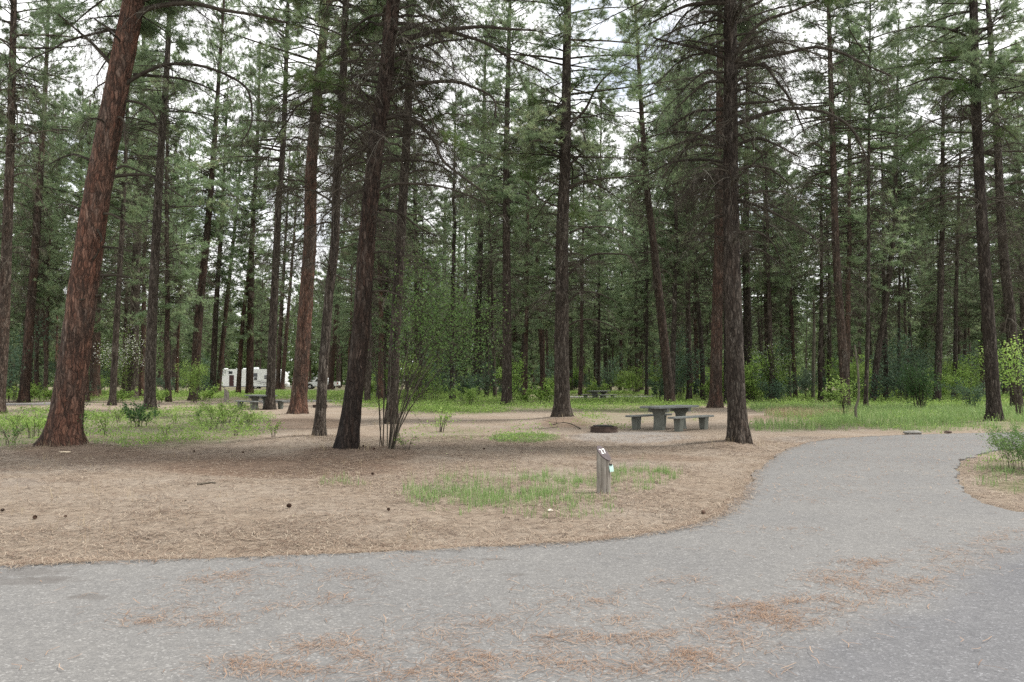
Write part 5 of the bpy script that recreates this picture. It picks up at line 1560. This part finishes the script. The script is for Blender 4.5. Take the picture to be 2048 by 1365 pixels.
def wheel(x, y, r, w, parent):
    g = Geo()
    th = np.linspace(0, 2 * math.pi, 22, endpoint=False)
    prof = [(r * .6, -w / 2), (r * .93, -w / 2), (r, -w * .3), (r, w * .3), (r * .93, w / 2), (r * .6, w / 2)]
    V = np.array([[x + q * math.cos(a), y + d, r + q * math.sin(a)] for q, d in prof for a in th])
    g.add(V, [[k * 22 + i, k * 22 + (i + 1) % 22, (k + 1) * 22 + (i + 1) % 22, (k + 1) * 22 + i] for k in range(5) for i in range(22)])
    o = link('wheel', g.mesh('wheel', M_tyre, True), parent)
    g = Geo()
    V = np.array([[x + r * .6 * math.cos(a), y - w * .42, r + r * .6 * math.sin(a)] for a in th] + [[x, y - w * .5, r]])
    g.add(V, [[i, (i + 1) % 22, 22] for i in range(22)])
    link('rim', g.mesh('rim', M_chrome), o)
for wx in (x_(500), x_(511)):
    wheel(wx, .12, .36, .22, tr); wheel(wx, 2.2, .36, .22, tr)
g = Geo()
tubes(g, np.array([[[LT - .9, .5, zb - .1], [LT + .9, 1.2, zb - .1]], [[LT - .9, 1.9, zb - .1], [LT + .9, 1.2, zb - .1]]]), np.full((2, 2), .06), 6, .5, True)
tubes(g, np.array([[[LT + .85, 1.2, -.05], [LT + .85, 1.2, zb]]]), np.array([[.05, .05]]), 6, .5)
link('tow_bar', g.mesh('tow_bar', M_trg), tr)
g = Geo()
th = np.linspace(0, 2 * math.pi, 18, endpoint=False)
pr = [(.32, zb - .1), (.36, zb + .1), (.36, zb + .45), (.3, zb + .6), (.05, zb + .64)]
V = np.array([[LT + .3 + a * math.cos(t), 1.0 + a * math.sin(t), z] for a, z in pr for t in th])
g.add(V, [[k * 18 + i, k * 18 + (i + 1) % 18, (k + 1) * 18 + (i + 1) % 18, (k + 1) * 18 + i] for k in range(4) for i in range(18)])
g.add(V[-18:], [list(range(18))])
link('gas_bottle_cover', g.mesh('gas_bottle_cover', M_tr, True), tr)

# pickup, nose to the left
p = gpt(606, 779.2); YP = p.y; s_ = YP / FPX
LP = (676 - 606) * s_
tk = thing('pickup_truck', (p.x, YP, hz(p.x, YP)), 'white pickup truck parked beyond the stout red-barked pine', 'pickup truck')
k = LP / 5.6
g = Geo()
prism(g, [(0.05, .5), (.0, .75), (.05, 1.02), (.3, 1.1), (1.45, 1.18), (2.1, 1.8), (2.35, 1.88), (3.5, 1.88), (3.72, 1.8), (3.85, 1.2), (5.5, 1.2), (5.58, 1.1), (5.58, .55), (5.0, .5), (4.9, .75), (4.6, .92), (4.2, .92), (3.95, .75), (3.85, .45), (1.6, .45), (1.5, .75), (1.25, .92), (.9, .92), (.6, .75), (.5, .5)], 0, 1.9, 'y')
link('body', g.mesh('body', M_tr), tk)
for nm, ol in (('window', [(1.85, 1.22), (2.25, 1.74), (2.75, 1.76), (2.75, 1.22)]), ('window', [(2.83, 1.22), (2.83, 1.76), (3.45, 1.76), (3.62, 1.22)])):
    g = Geo(); prism(g, ol, -.012, .02, 'y'); link(nm, g.mesh(nm, M_glass), tk)
for x0, x1 in ((1.75, 2.78), (2.82, 3.72)):
    d = panel('door', M_tr, x0, x1, .55, 1.19, tk, -.018, .03)
    panel('handle', M_chrome, x1 - .22, x1 - .08, 1.06, 1.1, d, -.045, .03)
panel('headlight', M_chrome, .02, .3, .86, 1.0, tk)
panel('tail_light', mat_simple('red_lens', (.35, .02, .02), .3, .1, 4), 5.42, 5.57, .8, 1.1, tk)
panel('bumper', M_chrome, 5.3, 5.66, .5, .66, tk, -.02, 1.9)
for wx in (1.08, 4.42):
    wheel(wx, .1, .4, .26, tk); wheel(wx, 1.8, .4, .26, tk)
tk.scale = (k, k, k * .98)

# ------------------------------------------------------------------ small loose things
M_cone = mat_simple('cone_scales', (.1, .06, .042), .85, .5, 40)
def cone_mesh(seed):
    rng = np.random.default_rng(seed)
    g = Geo()
    n = 90
    k = np.arange(n); f = k / n
    th = k * 2.39996
    r = .036 * np.sin(np.clip(f * 1.05 + .12, 0, 1) * math.pi) ** .7
    c = np.c_[f * .1 - .05, np.cos(th) * r * .5, np.sin(th) * r * .5]
    out = np.c_[np.full(n, .5), np.cos(th), np.sin(th)]; out = unit(out)
    tip = c + out * (r * .9 + .01)[:, None]
    s = unit(np.cross(out, np.array([1.0, .01, 0]))) * .011
    V = np.stack([c - s, c + s, tip + s * .7, tip - s * .7], 1).reshape(-1, 3)
    F = np.arange(n * 4).reshape(-1, 4)
    g.add(V, F)
    tubes(g, np.array([[[-.05, 0, 0], [0, 0, 0], [.05, 0, 0]]]), np.array([[.012, .02, .006]]), 8, .5, True)
    return g.mesh('pine_cone', M_cone)
CONES = [cone_mesh(s) for s in range(3)]
for i, (a, b, sc, lb) in enumerate(((578, 1026, 1.25, 'dark pine cone on tan needles left of centre, biggest on open litter'), (70, 1041, 1.0, 'dark pine cone lying at the far left above the asphalt'), (777, 1030, .8, 'small reddish pine cone left of the grass tuft'),
        (5, 1028, .9, 'pine cone at the left edge of the photo'), (1407, 1031, 1.1, 'dark pine cone near the bend of the pavement edge'), (131, 1037, .7, 'small pale pine cone right of the far left cone'),
        (968, 904, 1.0, 'pine cone on bare ground behind the grass tuft'), (748, 912, 1.0, 'pine cone between the bowed pine and the leggy shrub'), (727, 907, 1.0, 'pine cone against the foot of the bowed pine'),
        (745, 955, 1.0, 'pine cone in the dark litter below the leggy shrub'), (388, 908, 1.0, 'pine cone in the green patch right of the leaning orange pine'), (486, 910, 1.0, 'pine cone in dark litter midway between the two big leaning pines'))):
    p = gpt(a, b)
    o = link('pine_cone', CONES[i % 3], None, (p.x, p.y, hz(p.x, p.y) + .03 * sc if not in_poly(np.array([p.x]), np.array([p.y]), ROAD)[0] else .055))
    o.scale = (sc * .58, sc * .45, sc * .45)
    o.rotation_euler = (random.uniform(0, 6), random.uniform(-.2, .2), random.uniform(0, 6))
    tag(o, lb, 'pine cone', 'fallen pine cones')
def stick(pts, r0, label, twig=6, lift=.05):
    c = catmull([tuple(gpt(a, b)) for a, b in pts], 5)
    c[:, 2] = height(c[:, 0], c[:, 1]) + r0 * .8 + lift * np.sin(np.linspace(0, math.pi, len(c)))
    loc = c[0].copy(); c = c - loc
    g = Geo()
    tubes(g, c[None], np.linspace(1, .5, len(c))[None] * r0, 7, .75, True)
    if twig: hang_twigs(g, c[None], twig, .3, r0 * .35, .2, 2, .05)
    o = link('fallen_branch', g.mesh('fallen_branch', M_twig, True), None, loc)
    return tag(o, label, 'branch')
stick([(1161, 862), (1148, 855), (1128, 852), (1113, 853), (1098, 853)], .022, 'forked grey fallen branch lying at the foot of the centre pine', 4, .05)
stick([(1116, 855), (1108, 859), (1088, 862), (1078, 861)], .014, 'thinner fallen stick beside the forked branch under the centre pine', 2, .03)
stick([(395, 977), (420, 974), (432, 975)], .018, 'dark short stick on the tan litter left of centre', 0, .0)
stick([(1080, 1083), (1110, 1088), (1122, 1091)], .006, 'small twig at the pavement edge in front of the grass tuft', 2, .01)
stick([(740, 1362), (775, 1350), (800, 1342)], .006, 'small dark twig lying on the asphalt at the bottom', 0, .0) if False else None
# rock on the far pavement edge
def rock(px, py, dims, label, col):
    p = gpt(px, py)
    g = Geo()
    nu, nv = 16, 10
    V = []
    for j in range(nv + 1):
        for i in range(nu):
            a = i / nu * 2 * math.pi; b = j / nv * math.pi
            v = Vector((math.cos(a) * math.sin(b), math.sin(a) * math.sin(b), math.cos(b)))
            q = 1 + .22 * mnoise.noise(v * 1.7 + Vector((px, 0, 0))) + .08 * mnoise.noise(v * 5)
            V.append((v.x * dims[0] * q, v.y * dims[1] * q, v.z * dims[2] * q))
    g.add(V, [[j * nu + i, j * nu + (i + 1) % nu, (j + 1) * nu + (i + 1) % nu, (j + 1) * nu + i][::-1] for j in range(nv) for i in range(nu)])
    o = link('rock', g.mesh('rock', mat_simple('stone', col, .9, .25, 9, .2, 0, .02), True), None, (p.x, p.y, max(.02, hz(p.x, p.y)) + dims[2] * .6))
    tag(o, label, 'rock')
rock(1825, 870, (.27, .18, .07), 'flat grey rock on the far edge of the paved drive', (.17, .165, .15))
rock(1896, 868, (.12, .08, .05), 'small dark clod on the far edge of the drive right of the flat rock', (.1, .075, .06))
rock(1100, 1031, (.035, .03, .018), 'tiny cream pebble below the grass tuft', (.6, .55, .45))
rock(130, 912, (.14, .06, .02), 'pale wood chip on the litter at the foot of the leaning orange pine', (.55, .46, .34))
